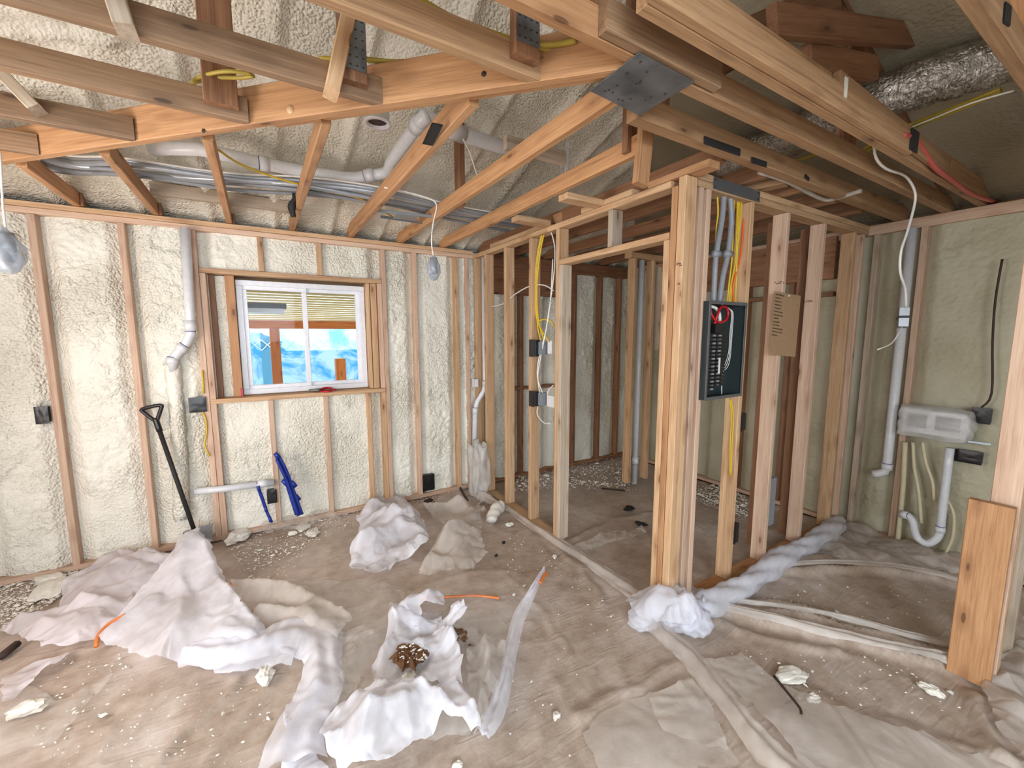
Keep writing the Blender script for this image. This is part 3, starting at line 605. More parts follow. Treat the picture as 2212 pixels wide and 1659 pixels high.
# diagonal girder (45 degrees), two plies
dg = empty('diagonal_girder', (.1, 2.05, HT), 'deep diagonal girder running from the left edge up to the grey steel plate', 'roof girder')
a = Vector((-1.62, 3.73, HT+.07)); b = Vector((1.10, 1.01, HT+.07)); n_ = Vector((-1, -1, 0)).normalized()
board('girder_ply', a+n_*.012, b+n_*.012, (0, 0, 1), .14, .038, 'fir', dg)
board('girder_ply', a-n_*.045+Vector((1.7, -1.7, -.0)), b-n_*.045, (0, 0, 1), .10, .036, 'fir', dg)
for px, py, rr in ((627, 237, .016), (440, 283, .009), (1045, 160, .009)):
    q = None
    d_ = _F+_R*((px-1106)/FPX)-_U*((py-829.5)/FPX); o_ = Vector((0, 0, CAM_H)); nn = Vector((1, 1, 0)); pl = a+n_*.031; tt = (pl-o_).dot(nn)/d_.dot(nn); q = o_+d_*tt
    cyl('knot', q, q+n_*.002, rr, 'ink' if px != 627 else 'pine', dg, 12)
# B jacks from the window wall to the girder
GB = 'joists running from the window wall up to the diagonal girder'
def jackB(x, y1, label, post=None, mat='fir', y0=YW+.08, h=CH):
    r = empty('jack_truss', (x, (y0+y1)/2, HT), label, 'roof truss', GB)
    board('bottom_chord', (x, y0, HT+h/2+.001), (x, y1, HT+h/2+.001), (0, 0, 1), h, .038, mat, r)
    board('heel_block', (x+.028, YW+.02, HT+.002), (x+.028, YW+.02, HT+.13), (0, 1, 0), .06, .016, 'brown', r)
    if post: board('web', (x+post[3], post[0], HT+post[2]), (x+post[3], post[0], zroof(x, post[0])-.01), (post[1], .0, 0) if post[1] > 0 else (0, 1, 0), abs(post[1]), .036, 'brown', r)
    return r
jackB(-.955, 3.13, 'joist at the far left between girder and window wall')
jackB(-.56, 2.73, 'joist left of the window between girder and window wall, dark side face')
jackB(-.135, 2.31, 'joist above the left part of the window')
jackB(.285, 1.90, 'joist with a black-wrapped cable tie near its foot, right of the window middle')
jackB(.73, 1.47, 'joist with a black hole, running from the girder down right of the window', h=.10)
jackB(1.16, 1.18, 'joist carrying an upright web and the hanging lamp cable', post=(2.62, -.09, -.0, .03))
jackB(1.575, 1.43, 'joist nearest the doorway partition', post=(1.50, .09, .02, .0))
for x, l in ((2.0, 'just inside the doorway partition'), (2.39, 'above the electric panel'), (2.80, 'right of the electric panel'), (3.21, 'over the middle of the framed room'), (3.62, 'near the right wall')):
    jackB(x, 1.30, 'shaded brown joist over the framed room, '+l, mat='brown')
tag(bx('ceiling_block', 2.02, 2.52, YP+.135, YP+.172, HT+.002, HT+.089, 'umber'), 'brown board lying flat behind the steel strap above the electric panel', 'lumber')
tag(board('ceiling_block', (2.52, YP+.17, HT+.02), (2.60, 1.30, HT+.02), (1, 0, 0), .089, .036, 'tan'), 'short block right of the steel strap, between top plate and truss', 'lumber')
tag(board('ceiling_brace', (1.95, 2.6, HT+.01), (2.75, 1.9, HT+.35), (0, 0, 1), .089, .036, 'fir'), 'slanting brace seen above the door header', 'lumber')
w = (at(1400, 235, 'y', 1.40), at(1383, 400, 'y', 1.40)); tag(board('upright_brace', w[0], w[1], (1, 0, 0), .075, .036, 'fir'), 'slim upright brace dropping from the steel plate to the partition top plate', 'lumber')
tag(board('wood_block', (-.54, 3.62, 2.555), (.262, 3.62, 2.555), (0, 0, 1), .08, .036, 'grey'), 'weathered block nailed between joists above the window wall, left of the window middle', 'lumber')
tag(board('wood_block', (1.16, 1.98, 2.60), (1.55, 1.98, 2.60), (0, 0, 1), .07, .036, 'grey'), 'grey block between the two joists left of the doorway', 'lumber')
# big grey gusset under the joint
c4 = [at(x, y, 'z', HT-.004) for x, y in ((1275, 195), (1380, 113), (1500, 176), (1382, 248))]
gp = empty('steel_gusset_plate', (1.16, 1.07, HT-.004), 'large square grey steel plate nailed under the truss joint', 'steel plate')
ngon_plate('plate', c4, (0, 0, -1), .003, 'gusset', gp)
for k in range(16):
    u, v_ = random.uniform(.08, .92), random.uniform(.08, .92); q = (c4[0]*(1-u)+c4[1]*u)*(1-v_)+(c4[3]*(1-u)+c4[2]*u)*v_
    cyl('nail', q-Vector((0, 0, .005)), q-Vector((0, 0, .003)), .004, 'ink', gp, 8)

# ------------------------------------------------------------------ pipes
def pipe(name, label, pts, r, couplings=(), mat='pvc', seg=16, cat='pipe', group=None, smooth=1, joint='pvc'):
    e = empty(name, pts[0], label, cat, group)
    tube('pipe_run', pts, r, mat, e, seg, smooth)
    for a, b in couplings:
        A, B = Vector(a), Vector(b); cyl('coupling', A, B, r*1.16, joint, e, seg)
        d = (B-A).normalized(); cyl('primer_ring', A-d*.005, A-d*.0005, r*1.05, 'purple', e, seg)
    return e
def Y_(px, py, y): return at(px, py, 'y', y)
def X_(px, py, x): return at(px, py, 'x', x)
def Z_(px, py, z): return at(px, py, 'z', z)
yd = 3.80
P = [Y_(400, 492, yd), Y_(411, 690, yd), Y_(412, 722, yd), Y_(402, 742, yd), Y_(384, 762, yd), Y_(373, 776, yd), Y_(372, 800, yd+.03)]
P[0].z = 2.36
pipe('drain_pipe', 'white drain pipe with offset elbow running down the window wall, left of the window', P, .031, [(Y_(412, 715, yd), Y_(410, 692, yd)), (Y_(398, 746, yd), Y_(388, 757, yd)), (Y_(373, 772, yd), Y_(372, 786, yd))])
tag(tube('foamed_pipe', [Y_(372, 786, yd+.045), Y_(376, 830, yd+.05), Y_(383, 900, yd+.055), Y_(389, 1010, yd+.06), Y_(392, 1120, yd+.07)], .05, 'foam', seg=14, prof=lambda t_, a: 1+.12*math.sin(40*t_+3*a)+.08*math.sin(97*t_)), 'lower part of the drain pipe buried in cream foam', 'pipe')
yh = 3.868
pipe('waste_pipe', 'white horizontal waste pipe through the studs below the window', [Y_(420, 1062, YW-.035), Y_(482, 1056, YW-.035), Y_(592, 1042, YW-.03)], .026, [(Y_(556, 1046, YW-.03), Y_(580, 1043, YW-.03))])
e = empty('blue_water_tubes', Y_(625, 1040, 3.80), 'long bunch of blue water tubes leaning below the window', 'tubes', 'blue water tubes')
for k, (dx, dy) in enumerate(((0, 0), (7, 3), (13, -4), (4, 7))):
    tube('tube', [Y_(596+dx*.3, 985+dy, 3.79-.02*k), Y_(612+dx*.5, 1020+dy, 3.78-.02*k), Y_(622+dx*.8, 1055, 3.78-.02*k), Y_(640+dx, 1112+dy*.3, 3.76-.02*k)], .011, 'blue', e)
for px, py in ((598, 984), (615, 1042), (628, 1048), (634, 1046), (642, 1075)): cyl('fitting', Y_(px-4, py-5, 3.75), Y_(px+5, py+5, 3.75), .017, 'blue', e, 10)
cyl('valve_ring', Y_(624, 1032, 3.80), Y_(634, 1034, 3.79), .03, 'whitepl', e)
e = empty('blue_water_tubes', Y_(572, 1090, 3.82), 'short thin blue water tubes left of the small black box below the window', 'tubes', 'blue water tubes')
for k in range(2): tube('tube', [Y_(557+3*k, 1055, 3.82), Y_(566+3*k, 1080, 3.82), Y_(575+2*k, 1105, 3.81), Y_(586+2*k, 1128, 3.80)], .008, 'blue', e)
for px, py in ((558, 1055), (574, 1100), (583, 1122)): cyl('fitting', Y_(px-1, py-5, 3.80), Y_(px+2, py+5, 3.80), .012, 'blue', e, 10)
xp = 1.935
P = [X_(1044, 548, xp), X_(1045, 828, xp), X_(1042, 842, xp), X_(1029, 868, xp), X_(1026, 884, xp), X_(1025, 966, xp)]
P[0].z = 2.36; yy = P[0].y-.05
P = [Vector((xp, 3.72, P[0].z)), Vector((xp, 3.72, P[1].z)), Vector((xp-.012, 3.722, P[2].z)), Y_(1031, 868, 3.74), Y_(1027, 884, 3.74), Y_(1025, 966, 3.74)]
pipe('vent_pipe', 'white vent pipe with an elbow in the corner, its foot wrapped in plastic', P, .026, [(P[1]+Vector((0, 0, .03)), P[1]-Vector((0, 0, .03))), (P[4]+Vector((0, 0, .015)), P[4]-Vector((0, 0, .05)))])
pipe('vent_pipe', 'bluish white pipe standing between the two posts inside the framed room', [(3.395, 3.04, .002), (3.395, 3.04, 2.36)], .031, [((3.395, 3.04, .22), (3.395, 3.04, .29))])
zq = 2.70
P = [Z_(330, 322, 2.63), Z_(430, 322, 2.63), Z_(560, 352, 2.63), Z_(740, 383, 2.64), Z_(790, 380, 2.66), Z_(835, 372, 2.68)]
P += [Z_(845, 350, 2.69), Z_(880, 300, 2.72), Z_(908, 262, 2.74), Z_(925, 248, 2.76)]
pipe('overhead_vent_pipe', 'grey-white vent pipe running above the joists over the window, turning upward', P, .036, [(P[2], P[2]+(P[3]-P[2]).normalized()*.05), (P[4], P[4]+(P[5]-P[4]).normalized()*.06), (P[7]+(P[8]-P[7])*.6, P[8])], smooth=2)
P = [Z_(905, 250, 2.80), Z_(950, 268, 2.80), Z_(1000, 292, 2.80), Z_(1130, 330, 2.80)]
pipe('overhead_vent_pipe', 'thick white pipe lying above the joists, right of the marked joist', P, .042, [(P[1], P[2])], smooth=2)
xr = 4.06
pipe('capped_pipe', 'white pipe down the right wall ending in an elbow, right of the inside corner', [(xr, 1.155, 2.36), (xr, 1.155, .60), (xr-.002, 1.165, .555), (xr-.01, 1.20, .53), (xr-.02, 1.23, .52)], .030, [((xr, 1.155, .62), (xr, 1.155, .575))])
P = [X_(2052, 968, 4.03), X_(2036, 1100, 4.03), X_(2030, 1150, 4.03), X_(2020, 1166, 4.02), X_(2003, 1174, 4.01), X_(1984, 1164, 4.01), X_(1975, 1145, 4.01), X_(1972, 1128, 4.01), X_(1962, 1114, 4.02), X_(1946, 1110, 4.03)]
pipe('drain_trap', 'white P-trap drain below the plastic-wrapped box', P, .024, [(P[1]+(P[2]-P[1])*.75, P[2]), (P[8], P[9])], smooth=3)
e = empty('water_hoses', X_(1990, 1050, 4.05), 'cream flexible hoses hanging below the plastic-wrapped box', 'hose')
for pts, r in ((((1972, 955), (1975, 1010), (1984, 1060), (1990, 1130)), .011), (((1993, 955), (2000, 1000), (2014, 1040), (2018, 1080)), .011), (((1955, 955), (1952, 1030), (1946, 1100), (1938, 1180)), .016), (((2046, 1080), (2060, 1110), (2058, 1160), (2040, 1200)), .010)):
    tube('hose', [X_(a, b, 4.065) for a, b in pts], r, 'hose', e)
# wrapped box
e = empty('wrapped_wall_box', X_(2010, 960, 4.0), 'grey valve box wrapped in cloudy clear plastic on the right wall', 'wall box')
a = X_(1952, 882, 4.0); b = X_(2085, 950, 4.0)
mesh_obj('box_body', *g_box(4.0, 4.085, b.y, a.y, b.z, a.z), 'whitepl', e)
mesh_obj('box_window', *g_box(3.994, 3.9995, a.y-.13, a.y-.03, b.z+.04, a.z-.03), 'rubber', e); mesh_obj('box_window', *g_box(3.994, 3.9995, b.y+.03, b.y+.15, b.z+.04, a.z-.03), 'dsteel', e)
bm = bmesh.new(); bmesh.ops.create_icosphere(bm, subdivisions=5, radius=1)
for v in bm.verts:
    q = v.co; s = max(abs(q.x), abs(q.y), abs(q.z)); q = q/(s**.72); k = 1+.03*math.sin(5*q.y+3*q.z)+.02*math.sin(9*q.z+4*q.x)
    v.co = Vector((4.035+q.x*.085*k, (a.y+b.y)/2+q.y*(a.y-b.y)*.60*k, (a.z+b.z)/2+q.z*(a.z-b.z)*.72*k))
me = bpy.data.meshes.new('plastic_bag'); bm.to_mesh(me); me.materials.append(M['wrap']); [setattr(p_, 'use_smooth', True) for p_ in me.polygons]
o = bpy.data.objects.new('plastic_bag', me); COL.objects.link(o); o.parent = e; o.matrix_parent_inverse = e.matrix_basis.inverted()
p = X_(2085, 953, 4.02); tag(board('metal_strip', p, X_(2140, 960, 4.06), (0, 0, 1), .016, .003, 'steel'), 'thin perforated metal strip right of the wrapped box', 'strip')
# ------------------------------------------------------------------ electrical boxes
def ebox(label, c, sx, sy, sz, group='black-covered outlet boxes', mat='rubber', name='outlet_box'):
    """box body with a taped black cover; c = centre of front face"""
    e = empty(name, c, label, 'outlet box', group); x, y, z = c
    o = mesh_obj('box_body', *g_box(x-sx/2, x+sx/2, y-sy/2, y+sy/2, z-sz/2, z+sz/2), 'black' if mat == 'rubber' else mat, e)
    md = o.modifiers.new('b', 'BEVEL'); md.width = .006; md.segments = 2
    n = 9; us = np.linspace(-1, 1, n); A, B = np.meshgrid(us, us, indexing='ij'); hh = .006+.006*RNG.random((n, n))*(1-np.maximum(abs(A), abs(B))**4)
    if sy <= sx:  # facing -y
        o = grid_mesh('box_cover', np.stack([x+A*(sx/2+.004), y-sy/2-hh, z+B*(sz/2+.004)], -1), np.ones((n-1, n-1), bool), mat if mat != 'rubber' else 'black')
    else:
        o = grid_mesh('box_cover', np.stack([x-sx/2-hh, y+A*(sy/2+.004), z+B*(sz/2+.004)], -1), np.ones((n-1, n-1), bool), mat if mat != 'rubber' else 'black')
    o.parent = e; o.matrix_parent_inverse = e.matrix_basis.inverted(); return e
def wbox(px0, py0, px1, py1, label, y=YW-.008, d=.05):
    a, b = Y_(px0, py0, y), Y_(px1, py1, y); ebox(label, ((a.x+b.x)/2, y+d/2, (a.z+b.z)/2), b.x-a.x, d, a.z-b.z)
wbox(75, 880, 106, 913, 'black box cover on the far left stud of the window wall')
wbox(408, 860, 446, 888, 'wide black box cover beside the stud left of the window')
wbox(577, 1060, 598, 1084, 'small black box cover between the two bunches of blue tubes')
wbox(913, 1028, 938, 1056, 'black box cover low on the wall right of the window')
for a, b, l in (((2102, 880), (2138, 916), 'upper black box cover on the right wall'), ((2066, 970), (2119, 1004), 'lower, wider black box cover on the right wall')):
    p, q = X_(*a, 4.09), X_(*b, 4.09); ebox(l, (4.112, (p.y+q.y)/2, (p.z+q.z)/2), .045, p.y-q.y, p.z-q.z)
ebox('slim black box on the stud below the electric panel', (2.535, YP+.02, 1.07), .04, .055, .11); ebox('slim black box near the floor on the stud below the electric panel', (2.535, YP+.02, .345), .04, .055, .13)
ebox('grey box on the corner stud beside the vent pipe elbow', (XP-.02, 3.80, 1.12), .045, .05, .085, 'grey boxes', 'whitepl')
e = ebox('black-wrapped switch box on the partition stud, upper one', (XP+.012, 2.775, 1.50), .05, .07, .13, 'switch boxes on the partition'); mesh_obj('box_side', *g_box(XP+.02, XP+.085, 2.70, 2.738, 1.45, 1.55), 'greybox', e); mesh_obj('switch_plate', *g_box(XP+.05, XP+.056, 2.60, 2.655, 1.46, 1.56), 'whitepl', e)
e = ebox('black-wrapped switch box on the partition stud, lower one', (XP+.012, 2.775, 1.09), .05, .07, .12, 'switch boxes on the partition'); mesh_obj('box_side', *g_box(XP+.02, XP+.085, 2.70, 2.738, 1.04, 1.14), 'greybox', e); mesh_obj('switch_plate', *g_box(XP+.05, XP+.056, 2.56, 2.66, 1.04, 1.13), 'whitepl', e)
tag(mesh_obj('utility_box', *g_box(3.0885, 3.20, YP+.10, YP+.20, .20, .56), 'greybox'), 'plain grey box low behind the panel wall', 'box')
# ------------------------------------------------------------------ cables
def cable(name, label, runs, r, mat, ax='z', v=2.5, group=None, cat='cable', seg=8, parent=None):
    e = empty(name, at(*runs[0][0][:2], ax, v), label, cat, group)
    for k, pts in enumerate(runs):
        tube('cable', [at(q[0], q[1], ax, q[2] if len(q) > 2 else v) for q in pts], r, mat, e, seg)
    return e
base = [(88, 345), (160, 360), (240, 363), (330, 372), (420, 382), (520, 392), (640, 402), (760, 418), (860, 434), (960, 455), (1060, 474), (1155, 490)]
lab = ['thick silver cable at the top of the bundle over the window wall', 'second silver cable of the bundle, crossing under the others', 'silver cable in the middle of the bundle', 'dark grey cable along the underside of the bundle', 'thin pale cable lying on top of the bundle', 'lowest grey cable of the bundle, sagging right of the window', 'grey cable at the right end of the bundle']
for k in range(7):
    rnd = random.Random(k+3); ph_ = rnd.random()*6; off = (-14, -7, 0, 8, -20, 15, 4)[k]
    P = [Z_(x, y+off+4*math.sin(x*.012+ph_), 2.56+.012*math.sin(x*.009+ph_)+(.02 if k in (0, 4) else 0)) for x, y in base]
    o = tube('electric_cable', P, (.016, .015, .016, .014, .006, .012, .013)[k], ('foil', 'foil', 'foil', 'greyc', 'whitec', 'greyc', 'greyc')[k], seg=10); tag(o, lab[k], 'cable', 'cable bundle over the window wall')
for k, (pts, l) in enumerate(((((470, 322), (520, 355), (600, 385), (700, 412), (780, 430), (850, 470)), 'thin yellow cable slanting across the silver cable bundle'), (((400, 455), (430, 448), (460, 455), (478, 445)), 'short yellow cable end poking from the foam above the drain pipe'))):
    tag(tube('yellow_cable', [Z_(*q, 2.55) for q in pts], .006, 'yellow'), l, 'cable')
tag(tube('white_cable', [Z_(1000, 300, 2.6), Z_(1015, 330, 2.58), Z_(1028, 370, 2.55), Z_(1040, 400, 2.5)], .004, 'whitec'), 'thin white cable looping down beside the thick overhead pipe', 'cable')
cable('yellow_cables', 'pair of yellow cables along the joist at the top of the picture', [[(850, -30), (940, 22), (1030, 60), (1100, 84), (1150, 96), (1200, 96), (1245, 88)], [(862, -30), (950, 25), (1040, 68), (1110, 92), (1160, 102), (1200, 108), (1245, 112)]], .009, 'olive', 'z', 2.535)
cable('yellow_cables', 'yellow cables crossing behind the nail plate near the top of the picture', [[(690, 128), (760, 124), (840, 132), (910, 130), (1000, 122)], [(690, 126), (760, 126), (840, 136), (920, 136), (1000, 128)]], .007, 'olive', 'z', 2.60)
cable('yellow_cables', 'looped yellow cables beside the hanging brown post at the upper left', [[(412, 184), (425, 170), (460, 158), (500, 154), (545, 160)], [(412, 186), (430, 174), (470, 168), (520, 168), (548, 164)]], .007, 'olive', 'z', 2.56)
cable('yellow_cables', 'dusty yellow cables under the foil duct at the upper right', [[(1840, 340), (1900, 300), (1960, 272), (2060, 232), (2160, 192)], [(1850, 346), (1905, 304), (1965, 276), (2062, 238), (2162, 196)], [(1845, 343), (1902, 308), (1962, 280), (2064, 240), (2164, 200)], [(1700, 352), (1750, 338), (1800, 318), (1850, 300)]], .008, 'olive', 'z', 2.62)
tag(tube('white_cable', [Z_(1945, 284, 2.60), Z_(2010, 258, 2.60), Z_(2100, 222, 2.60), Z_(2190, 196, 2.6)], .004, 'whitec'), 'single white cable stretched below the foil duct', 'cable')
tag(tube('pink_tube', [Y_(1950, 292, .79), Y_(1975, 300, .79), Y_(1992, 322, .79), Y_(2020, 362, .79), Y_(2060, 392, .79), Y_(2100, 420, .79), Y_(2150, 436, .79)], .012, 'pink_tube'), 'pinkish red tube draped over the long truss at the upper right', 'tube')
# duct
P = [Z_(1560, 352, 2.80), Z_(1640, 326, 2.80), Z_(1740, 282, 2.80), Z_(1840, 235, 2.80), Z_(1960, 190, 2.80), Z_(2080, 152, 2.82), Z_(2190, 118, 2.84)]
tag(tube('foil_duct', P, .105, 'duct', seg=40, smooth=26, prof=lambda t_, a: 1+.045*math.sin(t_*420)+.03*math.sin(a*5+t_*60)), 'crinkled silver foil duct at the upper right', 'duct')
# partition wiring
cable('yellow_cables', 'bundle of yellow cables hanging down the partition stud to the switch boxes', [[(1172, 506), (1163, 550), (1158, 620), (1161, 700), (1168, 735)], [(1175, 506), (1166, 552), (1160, 620), (1163, 690), (1176, 736)], [(1170, 506), (1160, 555), (1156, 622), (1160, 690), (1186, 738)], [(1164, 700), (1162, 695), (1175, 690), (1190, 694), (1197, 706)]], .006, 'yellow', 'x', XP+.04)
cable('white_wire', 'white wire threaded through the partition studs', [[(1060, 663), (1090, 655), (1112, 636), (1145, 618), (1175, 616), (1196, 628)]], .005, 'whitec', 'x', XP+.045)
cable('white_wires', 'white wires running from the top plate down to both switch boxes', [[(1190, 500), (1196, 520), (1199, 545), (1196, 600), (1186, 670), (1178, 720), (1164, 775), (1161, 815), (1172, 848)], [(1194, 560), (1190, 640), (1182, 700), (1168, 772), (1162, 812), (1166, 850)], [(1162, 878), (1161, 896), (1176, 914), (1190, 914)], [(1182, 852), (1186, 842), (1196, 832)]], .005, 'whitec', 'x', XP+.035)
cable('yellow_wire', 'yellow wires stapled to the stud beside the window, below the wide black box', [[(437, 800), (440, 850)], [(436, 890), (444, 905), (446, 935), (442, 960), (452, 985)]], .006, 'yellow', 'y', YW-.01)
tag(tube('dark_cable', [X_(2165, 560, 4.08), X_(2150, 650, 4.08), X_(2144, 740, 4.08), X_(2142, 850, 4.08), X_(2120, 880, 4.08)], .006, 'ink'), 'dark red cable running down to the upper black box on the right wall', 'cable')
cable('yellow_wire', 'yellow wires hanging from the electric panel down the stud', [[(1576, 862), (1580, 900), (1577, 960), (1577, 1028)], [(1579, 862), (1584, 905), (1581, 960), (1579, 1028)]], .004, 'yellow', 'y', YP-.01)
# lamps in bags
def bag_lamp(label, c, h, rx, cord, mat='wrap'):
    e = empty('hanging_lamp', c, label, 'lamp', 'bag-wrapped hanging lamps')
    tube('cord', cord, .004, 'whitec', e)
    cyl('lamp_body', c+Vector((0, 0, -h*.1)), c+Vector((0, 0, -h*.75)), rx*.55, 'greyc', e)
    bm = bmesh.new(); bmesh.ops.create_icosphere(bm, subdivisions=4, radius=1)
    for v in bm.verts:
        q = v.co; k = 1+.10*math.sin(6*math.atan2(q.y, q.x)+5*q.z)+.05*math.sin(13*q.z); w_ = .35+.65*min(1, (1-q.z)*1.2); v.co = c+Vector((q.x*rx*k*w_, q.y*rx*k*w_, -h*.5+q.z*h*.55))
    me = bpy.data.meshes.new('plastic_bag'); bm.to_mesh(me); me.materials.append(M['lampbag']); [setattr(p_, 'use_smooth', True) for p_ in me.polygons]
    o = bpy.data.objects.new('plastic_bag', me); COL.objects.link(o); o.parent = e; o.matrix_parent_inverse = e.matrix_basis.inverted()
M['lampbag'] = film('clear_lamp_bag', srgb(170, 178, 190), .5, .12, .2, .15, 14.0)
yl = 2.60
bag_lamp('plastic-bagged lamp hanging on a white cord right of the window', Y_(936, 552, yl), .15, .042, [Y_(830, 405, yl), Y_(880, 415, yl), Y_(930, 430, yl), Y_(943, 445, yl), Y_(936, 480, yl), Y_(932, 520, yl), Y_(936, 553, yl)])
bag_lamp('plastic-bagged lamp cut off by the left edge of the picture', Y_(6, 492, 2.47), .17, .052, [Y_(0, 330, 2.47), Y_(6, 440, 2.47), Y_(12, 492, 2.47)])
e = empty('hanging_junction_box', Y_(1950, 690, .93), 'small grey junction box hanging on a white cable at the right', 'junction box')
tube('cable', [Y_(*q, .93) for q in ((1888, 300), (1892, 340), (1915, 365), (1955, 380), (1975, 410), (1976, 440), (1960, 500), (1946, 545), (1945, 590), (1956, 625), (1957, 668))], .0065, 'whitec', e)
tube('cable', [Y_(*q, .93) for q in ((1950, 705), (1940, 722), (1925, 742), (1896, 755))], .004, 'whitec', e)
c = Y_(1950, 687, .93); mw = Matrix.Translation(c)@Matrix.Rotation(math.radians(25), 4, 'Z')@Matrix.Rotation(math.radians(8), 4, 'Y')
v, f = g_box(-.036, .036, -.022, .022, -.055, .055); o = mesh_obj('box_body', v, f, 'steel', mw=mw); o.parent = e; o.matrix_parent_inverse = e.matrix_basis.inverted()
v, f = g_box(-.038, .038, -.024, .024, -.006, .008); o = mesh_obj('tape_band', v, f, 'black', mw=mw); o.parent = e; o.matrix_parent_inverse = e.matrix_basis.inverted()
# ceiling vent ring, bar hanger, clear strip
c = Z_(815, 262, 2.72); e = empty('vent_collar', c, 'white round vent collar up among the joists', 'vent')
V = []; n = 28
for r_, z_ in ((.062, .09), (.062, -.005), (.070, -.005), (.070, -.015), (.052, -.015), (.050, .09)):
    V += [(c.x+r_*math.cos(2*math.pi*k/n), c.y+r_*math.sin(2*math.pi*k/n), c.z+z_) for k in range(n)]
mesh_obj('collar', V, [(i*n+k, i*n+(k+1) % n, (i+1)*n+(k+1) % n, (i+1)*n+k) for i in range(5) for k in range(n)], 'whitepl', e, True); cyl('dark_interior', c+Vector((0, 0, .0)), c+Vector((0, 0, .06)), .0495, 'ink', e)
e = empty('bar_hanger', Z_(870, 468, 2.47), 'galvanised box hanger bar between two joists above the window', 'bracket')
board('bar', Z_(815, 455, 2.47), Z_(938, 468, 2.47), (0, 0, 1), .02, .003, 'steel', e); board('bar', Z_(822, 468, 2.47), Z_(918, 482, 2.47), (0, 0, 1), .02, .003, 'steel', e)
ngon_plate('bracket_plate', [Z_(848, 472, 2.465), Z_(858, 460, 2.465), Z_(905, 466, 2.465), Z_(896, 478, 2.465)], (0, 0, 1), .002, 'steel', e)
tag(board('clear_strip', Y_(1226, 306, 2.05), Y_(1223, 374, 2.05), (1, 0, 0), .018, .003, 'whitepl'), 'white perforated strip hanging between joists left of the doorway', 'strip')
e = empty('cable_tie', Y_(634, 450, 3.2), 'black tape knot on the joist right of the window middle', 'tie'); tube('tie_knot', [Y_(640, 420, 3.2), Y_(636, 432, 3.2), Y_(630, 448, 3.2), Y_(634, 468, 3.2)], .022, 'rubber', e, prof=lambda t_, a: .6+.5*abs(math.sin(5*t_+a)))
tag(board('black_mark', Z_(945, 268, HT-.0015), Z_(924, 312, HT-.0015), (1, 0, 0), .045, .001, 'rubber'), 'black tape patch on the underside of the joist right of the vent collar', 'tape')
# ------------------------------------------------------------------ electric panel
yf = YP-.035; x0, x1, z0, z1 = 2.075, 2.430, 1.245, 1.785
ep = empty('breaker_box', ((x0+x1)/2, yf, z0), 'open grey electric panel full of black breakers mounted between two studs', 'electric panel')
mesh_obj('enclosure', *merge([g_box(x0, x1, yf+.10, yf+.104, z0, z1), g_box(x0, x0+.004, yf, yf+.10, z0, z1), g_box(x1-.004, x1, yf, yf+.10, z0, z1), g_box(x0+.004, x1-.004, yf, yf+.10, z1-.004, z1), g_box(x0+.004, x1-.004, yf, yf+.10, z0, z0+.004)]), 'panelgrey', ep)
frame('enclosure_lip', x0-.002, x1+.002, z0-.002, z1+.002, .018, yf-.004, yf-.001, 'dsteel', ep)
mesh_obj('bus_backing', *g_box(x0+.03, x1-.10, yf+.085, yf+.098, z0+.09, z1-.10), 'black', ep)
for s, xa in ((0, x0+.035), (1, x0+.130)):
    for k in range(14 if s else 15):
        z = z1-.195-k*.0215
        b = mesh_obj('breaker', *g_box(xa, xa+.090, yf+.03, yf+.084, z, z+.0185), 'black', ep); mesh_obj('breaker_toggle', *g_box(xa+(.056 if not s else .014), xa+(.076 if not s else .034), yf+.022, yf+.0295, z+.005, z+.014), 'dsteel' if k % 2 else 'greyc', b)
mesh_obj('main_breaker', *g_box(x0+.09, x0+.175, yf+.015, yf+.084, z1-.17, z1-.12), 'black', ep)
mesh_obj('main_label', *g_box(x0+.145, x0+.160, yf+.019, yf+.0215, z0+.14, z0+.23), 'whitepl', ep)
mesh_obj('ground_bar', *g_box(x0+.235, x0+.25, yf+.08, yf+.098, z0+.12, z1-.2), 'steel', ep)
cyl('knockout', ((x0+x1)/2+.10, yf+.099, z0+.07), ((x0+x1)/2+.10, yf+.095, z0+.07), .03, 'dsteel', ep)
def pp(*q): return [(x0+a, yf+c, z1-b) for a, b, c in q]
tube('red_service_cable', pp((.08, .02, .05), (.085, .07, .04), (.13, .11, .03), (.20, .10, .03), (.225, .06, .03), (.20, .025, .03), (.15, .03, .03), (.12, .08, .03), (.115, .13, .04)), .0075, 'red', ep)
tube('white_service_cable', pp((.08, .02, .06), (.13, .03, .05), (.17, .06, .05), (.18, .10, .05), (.175, .13, .05)), .0095, 'whitec', ep)
for k in range(3): tube('white_wire', pp((.16+.01*k, .004, .05), (.23+.012*k, .025+.004*k, .04), (.275+.008*k, .06, .04), (.262+.011*k, .16, .035), (.268+.009*k, .28+.02*k, .04), (.25+.01*k, .36+.01*k, .05), (.225, .375+.008*k, .06)), .0018, 'whitec', ep)
tube('white_wire', pp((.26, .38, .06), (.25, .45, .06), (.24, .53, .05)), .003, 'whitec', ep)
for a, b in ((.035, .49), (.065, .47)): cyl('screw', (x0+a, yf+.098, z1-b), (x0+a, yf+.09, z1-b), .008, 'steel', ep)
for x, l, pts in ((0, 'left thick grey cable entering the top of the electric panel', ((1564, 414), (1560, 470), (1547, 550), (1543, 610), (1541, 654))), (1, 'right thick grey cable entering the top of the electric panel', ((1577, 418), (1580, 480), (1572, 550), (1561, 600), (1554, 655)))):
    tag(tube('service_cable', [Y_(a, b, YP+.04) for a, b in pts], .015, 'greyc', seg=12), l, 'cable', 'thick grey panel cables')
